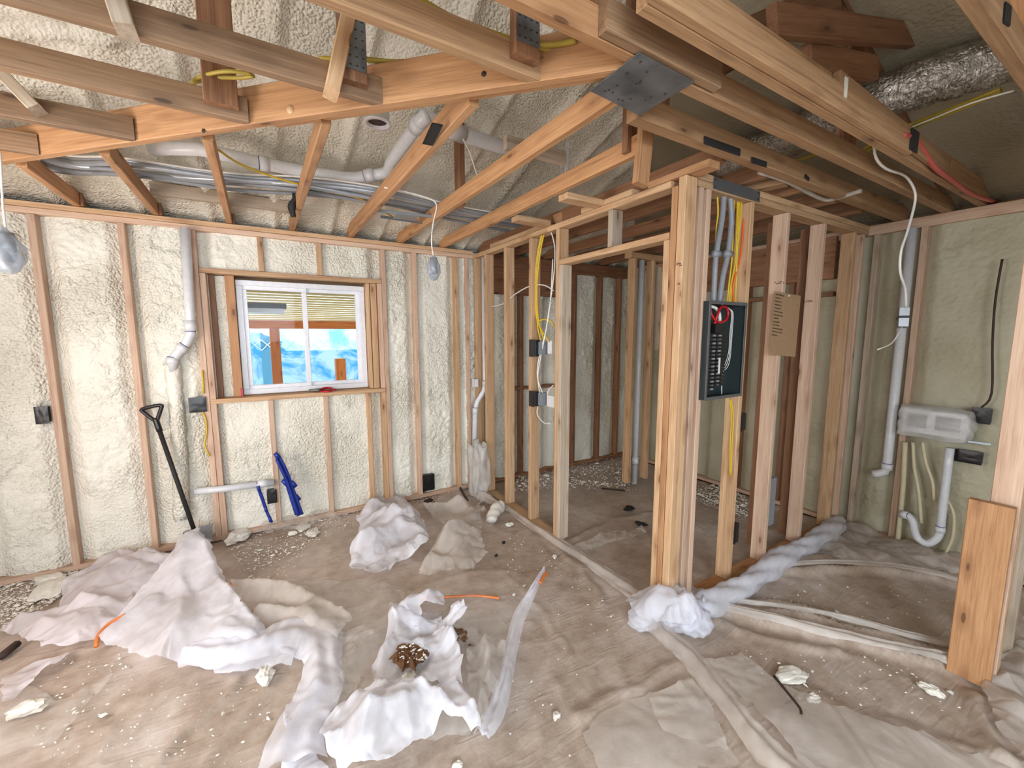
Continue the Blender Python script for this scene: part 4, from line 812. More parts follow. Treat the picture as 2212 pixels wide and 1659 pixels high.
for k, (a, b, l) in enumerate(((1586, 1571, 'first'), (1594, 1575, 'second'), (1597, 1578, 'third'))):
    tag(tube('yellow_cable', [Y_(a, 424, YP+.05), Y_(a-2, 480, YP+.04), Y_(a-5, 560, YP+.035), Y_(b+3, 620, YP+.04), Y_(b, 656, YP+.04)], .0048, 'yellow'), l+' yellow cable from the left above the electric panel', 'cable', 'yellow panel cables')
for k, (a, b) in enumerate(((1610, 1583), (1602, 1588))):
    tag(tube('orange_cable', [Y_(a, 430, YP+.05), Y_(a-4, 480, YP+.04), Y_(a-10, 550, YP+.03), Y_(b+2, 610, YP+.03), Y_(b, 658, YP+.04)], .0055, 'orange' if k == 0 else 'yellow'), 'orange cable above the electric panel' if k == 0 else 'rightmost yellow cable above the electric panel', 'cable')
tag(tube('yellow_cable', [Y_(1549, 414, YP+.06), Y_(1551, 460, YP+.06), Y_(1547, 500, YP+.07), Y_(1546, 560, YP+.075)], .005, 'yellow'), 'yellow cable left of the thick grey panel cables', 'cable')
for px, py in ((1548, 548), (1573, 548)): tag(cyl('cable_clamp', Y_(px-7, py, YP+.033), Y_(px+7, py+1, YP+.033), .018, 'greyc'), 'grey clamp on a thick grey cable above the panel, '+('left' if px < 1560 else 'right')+' one', 'clamp')
# ------------------------------------------------------------------ cardboard with hand-written list
yc = YP-.008
e = empty('cardboard_sign', Y_(1695, 765, yc), 'brown cardboard sheet with a handwritten list nailed to the panel wall', 'cardboard')
q4 = [Y_(1674, 629, yc), Y_(1730, 639, yc-.01), Y_(1718, 771, yc-.012), Y_(1661, 766, yc)]
ngon_plate('sheet', q4, (0, 1, 0), .003, 'card', e)
rnd = random.Random(5); parts = []
for k in range(13):
    u0 = .03; v0 = .04+k*.053; n_ = rnd.choice((4, 5, 5, 6, 8)) if k not in (10, 11) else 9
    pt = []
    for j in range(n_*4):
        u = u0+j*.0105; vv = v0+.012*math.sin(j*2.1+k)+.008*rnd.random()+.02*u
        pt.append(q4[0]*(1-u)*(1-vv)+q4[1]*u*(1-vv)+q4[3]*(1-u)*vv+q4[2]*u*vv+Vector((0, -.0012, 0)))
    parts.append(g_tube(pt, .0011, 4, 1))
mesh_obj('handwriting', *merge(parts), 'ink', e)
cyl('nail_head', Y_(1704, 639, yc-.008), Y_(1704, 639, yc-.012), .006, 'whitepl', e)
# lumber grade stamps
def stamp(px, py, ax, v, w_, h_, rows=2, par=None):
    c = at(px, py, ax, v); rr = random.Random(int(px)); parts = []
    for r_ in range(rows):
        for k in range(7):
            if rr.random() < .2: continue
            a0 = -w_/2+k*w_/7; zz_ = -h_/2+r_*h_/rows
            parts.append(g_box(c.x+a0, c.x+a0+w_/9, c.y-.0004, c.y, c.z+zz_, c.z+zz_+h_/rows*.55) if ax == 'y' else g_box(c.x-.0004, c.x, c.y+a0, c.y+a0+w_/9, c.z+zz_, c.z+zz_+h_/rows*.55))
    o = mesh_obj('grade_stamp', *merge(parts), 'ink'); return o
ob = {o.get('label', ''): o for o in COL.objects}
for px, py, w_, h_, l in ((1468, 570, .05, .016, 'broad front board of the corner post right of the doorway, stamped near the top'), (1466, 612, .02, .012, 'broad front board of the corner post right of the doorway, stamped near the top')):
    o = stamp(px, py, 'y', YP+.0005, w_, h_); o.parent = ob[l]; o.matrix_parent_inverse = ob[l].matrix_basis.inverted()
for px, py, xv, l in ((1683, 610, 2.882, 'stud of the panel wall with the cardboard sheet nailed to it'), (1745, 650, 3.372, 'wide stained stud of the panel wall, right of the cardboard')):
    o = stamp(px, py, 'x', xv-.0005, .06, .018); o.parent = ob[l]; o.matrix_parent_inverse = ob[l].matrix_basis.inverted()
# ------------------------------------------------------------------ shovel and pliers
e = empty('shovel', Z_(428, 1190, .0), 'shovel with black D-grip leaning on the window wall, its foot under the plastic', 'shovel')
g0 = Y_(333, 897, 3.78); g1 = Vector((Z_(430, 1195, 0).x, 3.70, .10)); ax_ = (g1-g0).normalized(); side = Vector((.9, -.25, .25)).normalized(); side = (side-ax_*side.dot(ax_)).normalized()
tube('shaft', [g0+ax_*.10, g1], .0145, 'dsteel' if False else 'rubber', e, 12, 1)
tube('grip', [g0+ax_*.12, g0+ax_*.06, g0+ax_*.02], lambda u: .019, 'black', e, 12, 2)
tube('grip_handle', [g0+ax_*.05, g0-side*.05-ax_*.03, g0-side*.055-ax_*.06, g0+side*.055-ax_*.06, g0+side*.05-ax_*.03, g0+ax_*.05], .013, 'black', e, 10, 3)
bm_ = [g1+side*.10, g1-side*.10, g1-side*.11+ax_*.12, g1+ax_*.16, g1+side*.11+ax_*.12]; 
for q in bm_: q.z = max(q.z, .012)
mesh_obj('blade', [g1+side*.09+Vector((0, 0, .1)), g1-side*.09+Vector((0, 0, .1)), g1-side*.10+Vector((0, -.02, -.02)), g1+Vector((0, -.05, -.07)), g1+side*.10+Vector((0, -.02, -.02))], [(0, 1, 2, 3, 4)], 'dsteel', e).modifiers.new('s', 'SOLIDIFY').thickness = .004
e = empty('pliers', Z_(695, 842, 1.124), 'red-handled pliers lying on the window sill', 'pliers')
z_ = 1.138
tube('handle', [Z_(690, 842, z_), Z_(700, 839, z_+.004), Z_(713, 838, z_+.004), Z_(722, 842, z_)], .010, 'red', e); tube('handle', [Z_(690, 845, z_), Z_(702, 846, z_), Z_(716, 845, z_)], .008, 'red', e)
tube('jaw', [Z_(668, 843, z_), Z_(680, 843, z_), Z_(690, 843, z_)], lambda u: .008+.010*u, 'steel', e); cyl('pivot', Z_(687, 843, z_-.008), Z_(687, 843, z_+.014), .012, 'dsteel', e)
#--PART4
# ------------------------------------------------------------------ plastic sheets on the floor
def resample(P, step):
    out = []
    for i in range(len(P)):
        a, b = P[i], P[(i+1) % len(P)]; n = max(1, int((b-a).length/step))
        for k in range(n): out.append(a.lerp(b, k/n))
    return out
def sheet(name, label, outline, mat='film', seed=1, lift=.012, amp=.03, space=.07, peaks=(), ridges=(), fold=.010, foldang=.6, edge_var=.012, group=None, cat='plastic sheet', sub=2, parent=None, fscale=9):
    """a crumpled sheet; outline = (px, py[, z]) round its edge, peaks = (px, py, height above floor, radius), ridges = (pixel line, height, half width)"""
    space *= 1.5; fold *= .6; amp *= 1.5; R_ = random.Random(seed); P = [Z_(q[0], q[1], q[2] if len(q) > 2 else 0) for q in outline]
    P = resample(P, .035); P = [p+Vector((R_.uniform(-1, 1), R_.uniform(-1, 1), 0))*edge_var for p in P]
    xs = [p.x for p in P]; ys = [p.y for p in P]; n = len(P)
    co = [Vector((p.x, p.y)) for p in P]; ed = [(i, (i+1) % n) for i in range(n)]
    def inside(x, y):
        c = False; j = n-1
        for i in range(n):
            if (P[i].y > y) != (P[j].y > y) and x < (P[j].x-P[i].x)*(y-P[i].y)/(P[j].y-P[i].y)+P[i].x: c = not c
            j = i
        return c
    y = min(ys)
    while y < max(ys):
        x = min(xs)
        while x < max(xs):
            qx, qy = x+R_.uniform(-.4, .4)*space, y+R_.uniform(-.4, .4)*space
            if inside(qx, qy): co.append(Vector((qx, qy)))
            x += space
        y += space
    vo, _, fo, *_r = delaunay_2d_cdt(co, ed, [], 1, 1e-5)
    pa = np.array([[p.x, p.y, p.z] for p in P]); rid = [([tuple(Z_(a, b, 0)[:2]) for a, b in L], h, w) for L, h, w in ridges]
    bm = bmesh.new(); vs = []
    for q in vo:
        d = np.hypot(pa[:, 0]-q.x, pa[:, 1]-q.y); w = 1/(d**2+1e-5); zb_ = (w*pa[:, 2]).sum()/w.sum() if d.min() > 1e-4 else pa[d.argmin(), 2]
        e_ = min(1, d.min()/.06)
        vs.append(bm.verts.new((q.x, q.y, zb_+lift+(R_.random()**1.3)*amp*(.25+.75*e_))))
    for f in fo:
        try: bm.faces.new([vs[i] for i in f])
        except ValueError: pass
    bmesh.ops.subdivide_edges(bm, edges=bm.edges[:], cuts=1, use_grid_fill=True)
    for _ in range(1): bmesh.ops.smooth_vert(bm, verts=bm.verts[:], factor=.12, use_axis_x=True, use_axis_y=True, use_axis_z=True)
    if sub > 1: bmesh.ops.subdivide_edges(bm, edges=bm.edges[:], cuts=1, use_grid_fill=True); bmesh.ops.smooth_vert(bm, verts=bm.verts[:], factor=.12, use_axis_x=True, use_axis_y=True, use_axis_z=True)
    if sub > 1: bmesh.ops.subdivide_edges(bm, edges=bm.edges[:], cuts=1, use_grid_fill=True)
    A = np.array([v.co[:] for v in bm.verts]); X_a, Y_a = A[:, 0].copy(), A[:, 1].copy()
    cx_, cy_ = X_a.mean(), Y_a.mean(); ext = max(np.ptp(X_a), np.ptp(Y_a))
    for k in range(int(6+ext*9)):      # sharp straight creases
        a_ = R_.random()*math.pi; qx, qy = cx_+R_.uniform(-.5, .5)*ext, cy_+R_.uniform(-.5, .5)*ext; L_ = R_.uniform(.12, .45)
        d, tt = seg_dist(X_a, Y_a, [(qx-L_/2*math.cos(a_), qy-L_/2*math.sin(a_)), (qx+L_/2*math.cos(a_), qy+L_/2*math.sin(a_))])
        w_ = R_.uniform(.02, .06); A[:, 2] += R_.choice((1, 1, -.6))*min(.45*w_, .7*amp)*np.clip(1-d/w_, 0, 1)*(1-(2*tt-1)**2)
    A[:, 2] = np.maximum(A[:, 2], .006)
    for pk in peaks:
        c = Z_(pk[0], pk[1], pk[2]); d = np.hypot(X_a-c.x, Y_a-c.y); u = np.clip(1-d/pk[3], 0, 1); A[:, 2] += pk[2]*u**(pk[4] if len(pk) > 4 else 1.3)
    for L, h, w in rid:
        d, tt = seg_dist(X_a, Y_a, L); A[:, 2] += h*np.clip(1-d/w, 0, 1)**1.2
    if fold:
        ca, sa = math.cos(foldang), math.sin(foldang); U, V_ = X_a*ca+Y_a*sa, -X_a*sa+Y_a*ca
        r_ = 1-np.abs(fbm(U*.45, V_, fscale, seed*7, 3)*2-1); A[:, 2] += fold*np.clip(r_-.6, 0, 1)*2.5
        r_ = 1-np.abs(fbm(U*.8+V_*.5, V_-U*.3, fscale*1.8, seed*11, 2)*2-1); A[:, 2] += fold*.5*np.clip(r_-.6, 0, 1)*2.5
        A[:, :2] += (np.stack([vnoise(X_a, Y_a, 9, seed), vnoise(X_a, Y_a, 9, seed+1)], -1)-.5)*.02
    for v, c in zip(bm.verts, A): v.co = c
    me = bpy.data.meshes.new(name); bm.to_mesh(me); me.materials.append(M[mat]); [setattr(p_, 'use_smooth', True) for p_ in me.polygons]
    o = bpy.data.objects.new(name, me); COL.objects.link(o)
    if parent is not None: o.parent = parent; o.matrix_parent_inverse = parent.matrix_basis.inverted(); return o
    return tag(o, label, cat, group)
def ribbon(name, label, px, w, mat='film', seed=1, lift=.02, curl=.03, group=None, nseg=9, parent=None, cat='plastic sheet', twist=0, smooth=6):
    """a long gathered strip with lengthwise folds; px = (px, py, z, width factor)"""
    P = [Z_(q[0], q[1], q[2] if len(q) > 2 else 0) for q in px]; Wd = [q[3] if len(q) > 3 else 1 for q in px]
    Q, W2 = [], []
    for i in range(len(P)-1):
        a, b, c, d = P[max(i-1, 0)], P[i], P[i+1], P[min(i+2, len(P)-1)]
        for k in range(smooth):
            u = k/smooth; Q.append(.5*((2*b)+(c-a)*u+(2*a-5*b+4*c-d)*u*u+(3*b-a-3*c+d)*u**3)); W2.append(Wd[i]*(1-u)+Wd[i+1]*u)
    Q.append(P[-1]); W2.append(Wd[-1]); R_ = random.Random(seed); ph_ = [R_.random()*6 for _ in range(6)]; V = []
    for i, p in enumerate(Q):
        t_ = (Q[min(i+1, len(Q)-1)]-Q[max(i-1, 0)]); t_.z = 0; t_.normalize(); s = Vector((-t_.y, t_.x, 0)); L = i*.35
        for k in range(nseg):
            u = k/(nseg-1)*2-1; ww = w*W2[i]*(1+.12*math.sin(L+ph_[0])); tw = twist*math.sin(L*.5+ph_[3])
            z = lift+curl*(.55*(1-u*u)+.45*abs(math.sin(3.1*u+.5*math.sin(L*.7+ph_[1])+ph_[2])))+R_.uniform(-.15, .15)*curl+tw*u*w*W2[i]
            V.append(p+s*(u*ww+.15*w*math.sin(L*.9+ph_[4]))+Vector((0, 0, max(z, .004))))
    F_ = [(i*nseg+k, i*nseg+k+1, (i+1)*nseg+k+1, (i+1)*nseg+k) for i in range(len(Q)-1) for k in range(nseg-1)]
    o = mesh_obj(name, V, F_, mat, parent, True); m_ = o.modifiers.new('s', 'SUBSURF'); m_.levels = 1; m_.render_levels = 1
    return o if parent is not None else tag(o, label, cat, group)
def crumple(name, c, rx, ry, rz, seed, mat, zmin=.006, box=.0):
    """a crumpled plastic lump of creased facets"""
    bm = bmesh.new(); bmesh.ops.create_icosphere(bm, subdivisions=3, radius=1); R_ = random.Random(seed+100)
    for v in bm.verts:
        q = v.co.normalized(); s = max(abs(q.x), abs(q.y), abs(q.z)); q = q/(s**box); rr = 1+R_.uniform(-.20, .22); v.co = c+Vector((q.x*rx*rr, q.y*ry*rr, max(q.z*rz*rr, zmin-c.z)))
    bmesh.ops.subdivide_edges(bm, edges=bm.edges[:], cuts=1, use_grid_fill=True)
    bmesh.ops.smooth_vert(bm, verts=bm.verts[:], factor=.3, use_axis_x=True, use_axis_y=True, use_axis_z=True)
    me = bpy.data.meshes.new(name); bm.to_mesh(me); me.materials.append(M[mat]); [setattr(p_, 'use_smooth', True) for p_ in me.polygons]
    o = bpy.data.objects.new(name, me); COL.objects.link(o); return o
N_ = 'plastic_sheet'
# wide thin layers first
sheet(N_, 'wide thin see-through plastic in mid floor, orange tape along its far edge', [(485, 1268), (640, 1262), (800, 1258), (900, 1282), (960, 1292), (1080, 1290), (1140, 1296), (1110, 1380), (1085, 1470), (1050, 1560), (1010, 1600), (900, 1600), (780, 1610), (720, 1500), (690, 1400), (600, 1330), (520, 1300)], 'film_thin', 3, .010, .018, .09, fold=.012)
sheet(N_, 'thin torn sheet lying at the bottom left corner of the picture', [(-20, 1560), (0, 1500), (60, 1480), (140, 1520), (240, 1462), (190, 1530), (125, 1602), (60, 1630), (-20, 1650)], 'film_thin', 5, .012, .02, .07, fold=.010)
sheet(N_, 'thin straight-edged sheet lying in front of the middle of the room at the bottom edge', [(1258, 1590), (1300, 1545), (1400, 1500), (1480, 1480), (1540, 1560), (1600, 1659), (1300, 1680)], 'film_grey', 6, .008, .006, .12, fold=.004)
sheet(N_, 'paler cut piece of plastic lying left of the long floor seam, near the bottom edge', [(1402, 1512), (1430, 1490), (1490, 1470), (1520, 1500), (1560, 1570), (1578, 1640), (1500, 1620), (1432, 1592)], 'film_grey', 8, .018, .008, .12, fold=.004)
sheet(N_, 'thin sheet edge spreading right of the floor seam toward the bottom right corner', [(1520, 1430), (1600, 1415), (1640, 1445), (1680, 1480), (1800, 1530), (2000, 1590), (2212, 1680), (1760, 1700), (1660, 1560), (1560, 1470)], 'film_grey', 9, .010, .012, .12, fold=.010)
sheet(N_, 'crumpled plastic in the bottom right corner beside the sawn-off board', [(2120, 1490), (2140, 1440), (2212, 1395), (2260, 1400), (2260, 1620), (2200, 1640), (2150, 1580)], 'film_grey', 12, .012, .05, .06, fold=.02)
sheet(N_, 'dusty plastic gathered against the foot of the right wall', [(1740, 1200), (1790, 1150), (1850, 1130), (1900, 1165), (1990, 1185), (2080, 1205), (2110, 1250), (1950, 1235), (1850, 1225)], 'film_grey', 13, .012, .06, .07, fold=.025)
sheet(N_, 'see-through plastic bunched on the floor under the window studs', [(500, 1130), (560, 1118), (620, 1105), (700, 1105), (760, 1112), (700, 1135), (640, 1150), (560, 1158)], 'film_thin', 14, .01, .05, .06, fold=.02)
# left group
sheet(N_, 'pinkish glossy sheet lying folded at the left, beside the tent-like sheet', [(136, 1262), (190, 1228), (262, 1210), (340, 1212), (400, 1240), (330, 1300), (270, 1345), (205, 1395), (150, 1412), (90, 1420), (40, 1390), (0, 1378), (28, 1352), (130, 1330)], 'film_pink', 15, .014, .04, .06, peaks=((262, 1225, .10, .35), (160, 1340, .08, .3)), ridges=(([(140, 1290), (262, 1222), (380, 1232)], .05, .09), ([(60, 1360), (180, 1330), (240, 1330)], .05, .08)), fold=.022)
sheet(N_, 'ragged thin sheet end pointing to the left edge of the picture', [(0, 1480), (70, 1440), (150, 1412), (152, 1438), (90, 1470), (10, 1530)], 'film_pink', 17, .01, .02, .06, fold=.012)
sheet(N_, 'large white sheet rising like a tent to a point at the shovel', [(418, 1196), (440, 1225), (470, 1262), (492, 1300), (520, 1340), (560, 1372), (600, 1400), (640, 1430), (625, 1452), (540, 1458), (440, 1462), (345, 1455), (300, 1440), (255, 1425), (212, 1398), (225, 1365), (275, 1335), (340, 1290), (390, 1240)], 'film', 21, .016, .022, .085,
      peaks=((418, 1172, .22, .5, 1.0), (430, 1300, .10, .6, 1.0)), ridges=(([(418, 1196), (470, 1290), (560, 1385)], .06, .13), ([(330, 1340), (250, 1390)], .05, .10), ([(400, 1240), (395, 1380), (350, 1450)], .04, .08), ([(480, 1400), (560, 1410), (620, 1430)], .05, .09)), fold=.012, foldang=1.2)
sheet(N_, 'grey-white layer behind the tent-like sheet, spreading to the right', [(488, 1268), (560, 1272), (640, 1276), (690, 1305), (740, 1340), (760, 1365), (735, 1400), (728, 1440), (700, 1400), (640, 1372), (560, 1365), (520, 1320)], 'film_grey', 23, .03, .02, .08, ridges=(([(500, 1285), (620, 1290), (700, 1330), (745, 1350)], .07, .10), ([(560, 1340), (660, 1345), (725, 1390)], .06, .08)), fold=.01)
e = empty('tape_line', Z_(240, 1360, .02), 'orange tape edge on the left rim of the tent-like sheet', 'tape', 'orange tape lines')
tube('tape', [Z_(208, 1396, .05), Z_(213, 1372, .06), Z_(235, 1349, .07), Z_(272, 1328, .09)], .010, 'tape_orange', e)
for pts, l in ((((905, 1292), (960, 1290), (1000, 1288), (1030, 1287), (1078, 1292)), 'orange tape line along the far edge of the thin middle layer'), (((485, 1262), (496, 1263), (510, 1265)), 'short orange tape piece right of the tent point')):
    e = empty('tape_line', Z_(*pts[0], .02), l, 'tape', 'orange tape lines'); v, f = g_tube([Z_(*q, .024) for q in pts], .008, 6, 3); mesh_obj('tape', v, f, 'tape_orange', e)
# arching strips
ribbon(N_, 'broad white strip curving right from the tent and down to the bottom edge', [(400, 1432, 0, .45), (470, 1425, .02, .75), (540, 1412, .03, .95), (600, 1398, .02, 1.1), (670, 1392, 0, 1.2), (706, 1420, 0, .9), (700, 1470, 0, .75), (676, 1530, 0, .8), (650, 1590, 0, 1), (640, 1680, 0, 1.1)], .115, 'film', 31, .018, .075)
sheet(N_, 'white sheet running down from the curved strip to the bottom edge, left side', [(608, 1680), (612, 1560), (625, 1530), (660, 1500), (700, 1480), (700, 1540), (672, 1600), (690, 1640), (720, 1690)], 'film', 33, .014, .04, .06, ridges=(([(620, 1550), (612, 1659)], .04, .05),), fold=.02)
sheet(N_, 'crumpled plastic at the centre holding a pile of dry leaves and chips', [(832, 1400), (850, 1360), (840, 1330), (870, 1312), (900, 1330), (945, 1330), (960, 1385), (985, 1410), (1000, 1470), (1004, 1515), (960, 1500), (900, 1480), (850, 1490), (806, 1500), (800, 1460), (815, 1430)], 'film', 35, .014, .05, .06, peaks=((870, 1330, .10, .16), (980, 1450, .05, .2)), ridges=(([(845, 1340), (860, 1400), (820, 1440)], .07, .07), ([(960, 1390), (1000, 1450), (1003, 1510)], .06, .06)), fold=.03)
sheet(N_, 'upright white fold of plastic just above the leaf pile', [(842, 1345), (900, 1310), (935, 1300), (965, 1322), (960, 1350), (915, 1352), (900, 1385), (860, 1372)], 'film', 37, .03, .07, .045, peaks=((925, 1300, .12, .17), (870, 1330, .07, .12)), fold=.02)
ribbon(N_, 'small twisted white strip standing right of the leaf pile', [(945, 1385, 0, .8), (965, 1360, .03, 1), (985, 1335, .08, 1.1), (1000, 1318, .10, .9)], .045, 'film', 38, .015, .05)
sheet(N_, 'big white crumpled sheet at the bottom centre, in front of the leaf pile', [(690, 1600), (730, 1560), (770, 1520), (830, 1505), (880, 1480), (930, 1500), (985, 1510), (1015, 1545), (1040, 1612), (1020, 1618), (960, 1600), (900, 1640), (830, 1680), (740, 1690), (700, 1650)], 'film', 41, .016, .055, .065, peaks=((800, 1550, .07, .3), (960, 1540, .05, .25)), ridges=(([(775, 1560), (800, 1620), (870, 1600)], .08, .09), ([(985, 1510), (1030, 1600)], .07, .07), ([(830, 1560), (930, 1560), (1000, 1600)], .07, .08), ([(700, 1640), (800, 1620)], .04, .06)), fold=.03)
sheet(N_, 'thin crumpled sheet between the curved strip and the leaf pile', [(730, 1380), (790, 1362), (832, 1378), (838, 1420), (800, 1450), (770, 1500), (720, 1560), (690, 1580), (720, 1490), (728, 1420)], 'film_thin', 43, .02, .05, .06, fold=.03)
sheet(N_, 'rumpled plastic right of the leaf pile, rising to the long white edge', [(1010, 1420), (1060, 1400), (1090, 1420), (1085, 1480), (1060, 1540), (1045, 1600), (1025, 1590), (1010, 1530), (1005, 1470)], 'film_thin', 44, .015, .06, .05, ridges=(([(1050, 1410), (1060, 1480), (1035, 1560)], .07, .05),), fold=.03)
ribbon(N_, 'long narrow white sheet edge rising diagonally to an orange-taped tip', [(1040, 1606, 0, 1.1), (1062, 1560, 0, 1.2), (1088, 1480, 0, 1.0), (1108, 1400, 0, 1.15), (1128, 1330, .02, 1.0), (1145, 1292, .04, .8), (1165, 1258, .05, .45), (1177, 1242, .06, .15)], .034, 'film', 46, .012, .05)
e = empty('tape_line', Z_(1176, 1243, .06), 'orange tip of the long narrow sheet edge', 'tape', 'orange tape lines'); tube('tape', [Z_(1166, 1260, .075), Z_(1176, 1243, .085), Z_(1181, 1238, .085)], .011, 'tape_orange', e)
# back pile
sheet(N_, 'white crumpled pile of plastic in the middle of the room, left half', [(755, 1243), (757, 1205), (778, 1178), (770, 1130), (800, 1090), (830, 1075), (876, 1072), (880, 1100), (900, 1120), (925, 1165), (930, 1200), (900, 1216), (860, 1228), (830, 1250), (790, 1252)], 'film', 51, .02, .07, .075, peaks=((850, 1110, .16, .32), (910, 1170, .10, .2), (800, 1170, .08, .25)), ridges=(([(800, 1120), (870, 1110), (905, 1170)], .08, .09), ([(780, 1200), (860, 1170), (920, 1180)], .07, .08)), fold=.03)
sheet(N_, 'white plastic pile in the middle of the room, right half with a pointed flap', [(905, 1252), (922, 1210), (950, 1180), (960, 1150), (930, 1120), (900, 1100), (940, 1095), (1010, 1092), (1052, 1108), (1035, 1125), (1045, 1150), (1040, 1175), (1054, 1205), (1020, 1235), (960, 1250)], 'film_grey', 53, .02, .05, .08, peaks=((985, 1140, .12, .3), (1030, 1120, .08, .16)), ridges=(([(905, 1110), (1000, 1105), (1040, 1130)], .06, .09), ([(920, 1235), (970, 1180), (1030, 1170)], .04, .07)), fold=.022)
# seams, twisted roll, corner bunch
ribbon('plastic_seam', 'flattened roll of plastic along the foot of the doorway partition', [(1040, 1078, 0, .5), (1100, 1108, 0, .7), (1160, 1150, 0, .8), (1220, 1190, 0, 1), (1290, 1235, 0, 1.1), (1350, 1275, 0, 1.1), (1395, 1310, 0, 1)], .055, 'film_grey', 61, .012, .05, cat='plastic sheet')
ribbon('plastic_seam', 'long seam of gathered plastic running from the corner post to the bottom edge', [(1405, 1345, 0, 1.6), (1440, 1390, 0, 1.3), (1500, 1440, 0, 1.1), (1545, 1500, 0, 1), (1600, 1570, 0, 1.1), (1660, 1640, 0, 1.2), (1720, 1700, 0, 1.2)], .055, 'film_grey', 63, .014, .06, cat='plastic sheet')
ribbon('plastic_fold_strip', 'long pale fold of plastic running from the corner post to the sawn-off board, nearest one', [(1545, 1322, 0, .5), (1640, 1345, 0, .9), (1760, 1376, 0, 1), (1880, 1402, 0, 1), (2000, 1430, 0, 1), (2064, 1446, 0, 1.3)], .030, 'film_grey', 81, .035, .04, group='long plastic folds at the right')
ribbon('plastic_fold_strip', 'long pale fold of plastic behind the nearest one, ending at the sawn-off board', [(1560, 1306, 0, .5), (1700, 1325, 0, .9), (1830, 1350, 0, 1), (1960, 1385, 0, .9), (2072, 1410, 0, .8)], .022, 'film_grey', 82, .03, .03, group='long plastic folds at the right')
ribbon('plastic_fold_strip', 'long pale fold of plastic crossing the floor below the P-trap drain', [(1665, 1236, 0, .6), (1780, 1228, 0, 1), (1900, 1232, 0, 1), (2010, 1250, 0, .9), (2096, 1276, 0, .7)], .026, 'film_grey', 83, .035, .03, group='long plastic folds at the right')
tw = [(1505, 1318, .05), (1570, 1286, .06), (1640, 1244, .06), (1690, 1206, .055), (1740, 1180, .06), (1790, 1150, .06), (1812, 1128, .07)]
tag(tube('twisted_plastic_roll', [Z_(*q) for q in tw], .058, 'film', seg=28, smooth=10, prof=lambda t_, a: .72+.42*abs(math.sin(1.5*a+t_*22))+.16*math.sin(17*t_)+.14*abs(math.sin(3.5*a-41*t_))), 'twisted white roll of plastic along the foot of the electric panel wall', 'plastic sheet')
cp = Z_(1445, 1345, .0); e = empty('plastic_bunch', cp, 'bunch of white crumpled plastic wrapped round the foot of the corner post', 'plastic sheet')
sheet('plastic_layer', '', [(1350, 1318), (1390, 1292), (1430, 1300), (1470, 1292), (1520, 1300), (1538, 1340), (1510, 1385), (1470, 1400), (1420, 1385), (1375, 1370)], 'film', 65, .03, .08, .05, peaks=((1420, 1310, .10, .2), (1480, 1330, .10, .22)), fold=.04, parent=e)
for k, (px, py, h, r_) in enumerate(((1425, 1318, .13, .10), (1470, 1330, .15, .11), (1505, 1345, .12, .09), (1390, 1335, .09, .09))):
    o = crumple('plastic_fold', Z_(px, py, h*.42), r_, r_*.8, h*.62, k, 'film'); o.parent = e; o.matrix_parent_inverse = e.matrix_basis.inverted()
# plastic round the foot of the vent pipe
o = crumple('wrapped_pipe_foot', Vector((1.80, 3.62, .25)), .085, .11, .30, 9, 'wrap', zmin=.004, box=.7); tag(o, 'cloudy plastic wrapped around the foot of the vent pipe in the corner', 'plastic wrap')
sheet(N_, 'torn plastic flap on the floor in the corner by the wrapped pipe foot', [(1005, 1050), (1030, 1045), (1060, 1075), (1080, 1100), (1050, 1098), (1020, 1078)], 'film_grey', 71, .02, .06, .05, peaks=((1015, 1050, .08, .12),), fold=.02)
sheet(N_, 'pale plastic strip lying across the floor inside the framed room', [(1235, 1182), (1300, 1160), (1395, 1142), (1400, 1158), (1310, 1180), (1250, 1200)], 'film_grey', 73, .012, .02, .07, fold=.012)
c = Z_(1072, 1105, .05); e = empty('foam_offcut', c, 'white rolled foam offcut at the foot of the partition, near the corner', 'foam offcut'); tube('offcut_body', [Z_(1060, 1125, .03), Z_(1066, 1110, .06), Z_(1074, 1098, .08), Z_(1084, 1094, .07)], .045, 'chip', e, seg=14, prof=lambda t_, a: 1+.2*math.sin(2*a+4*t_)+.1*math.sin(19*t_+a))
# ------------------------------------------------------------------ debris
def chunk(label, px, py, s, seed, mat='chip', flat=.5, name='foam_chunk', group=None, cat='foam chunk', z=0):
    bm = bmesh.new(); bmesh.ops.create_icosphere(bm, subdivisions=3, radius=1); R_ = random.Random(seed); a0, a1_, a2 = R_.random()*6, R_.random()*6, R_.random()*6; c = Z_(px, py, z+s*flat*.45)
    for v in bm.verts:
        q = v.co; rr = 1+.22*math.sin(3*q.x+a0)*math.sin(3*q.y+a1_)+.12*math.sin(7*q.z+5*q.x+a2)+.08*math.sin(13*q.y+a0); rz = a0
        x, y = q.x*rr*s, q.y*rr*s*.62; v.co = c+Vector((x*math.cos(rz)-y*math.sin(rz), x*math.sin(rz)+y*math.cos(rz), max(q.z*rr*s*flat, -s*flat*.5)))
    me = bpy.data.meshes.new(name); bm.to_mesh(me); me.materials.append(M[mat]); o = bpy.data.objects.new(name, me); COL.objects.link(o); return tag(o, label, cat, group)
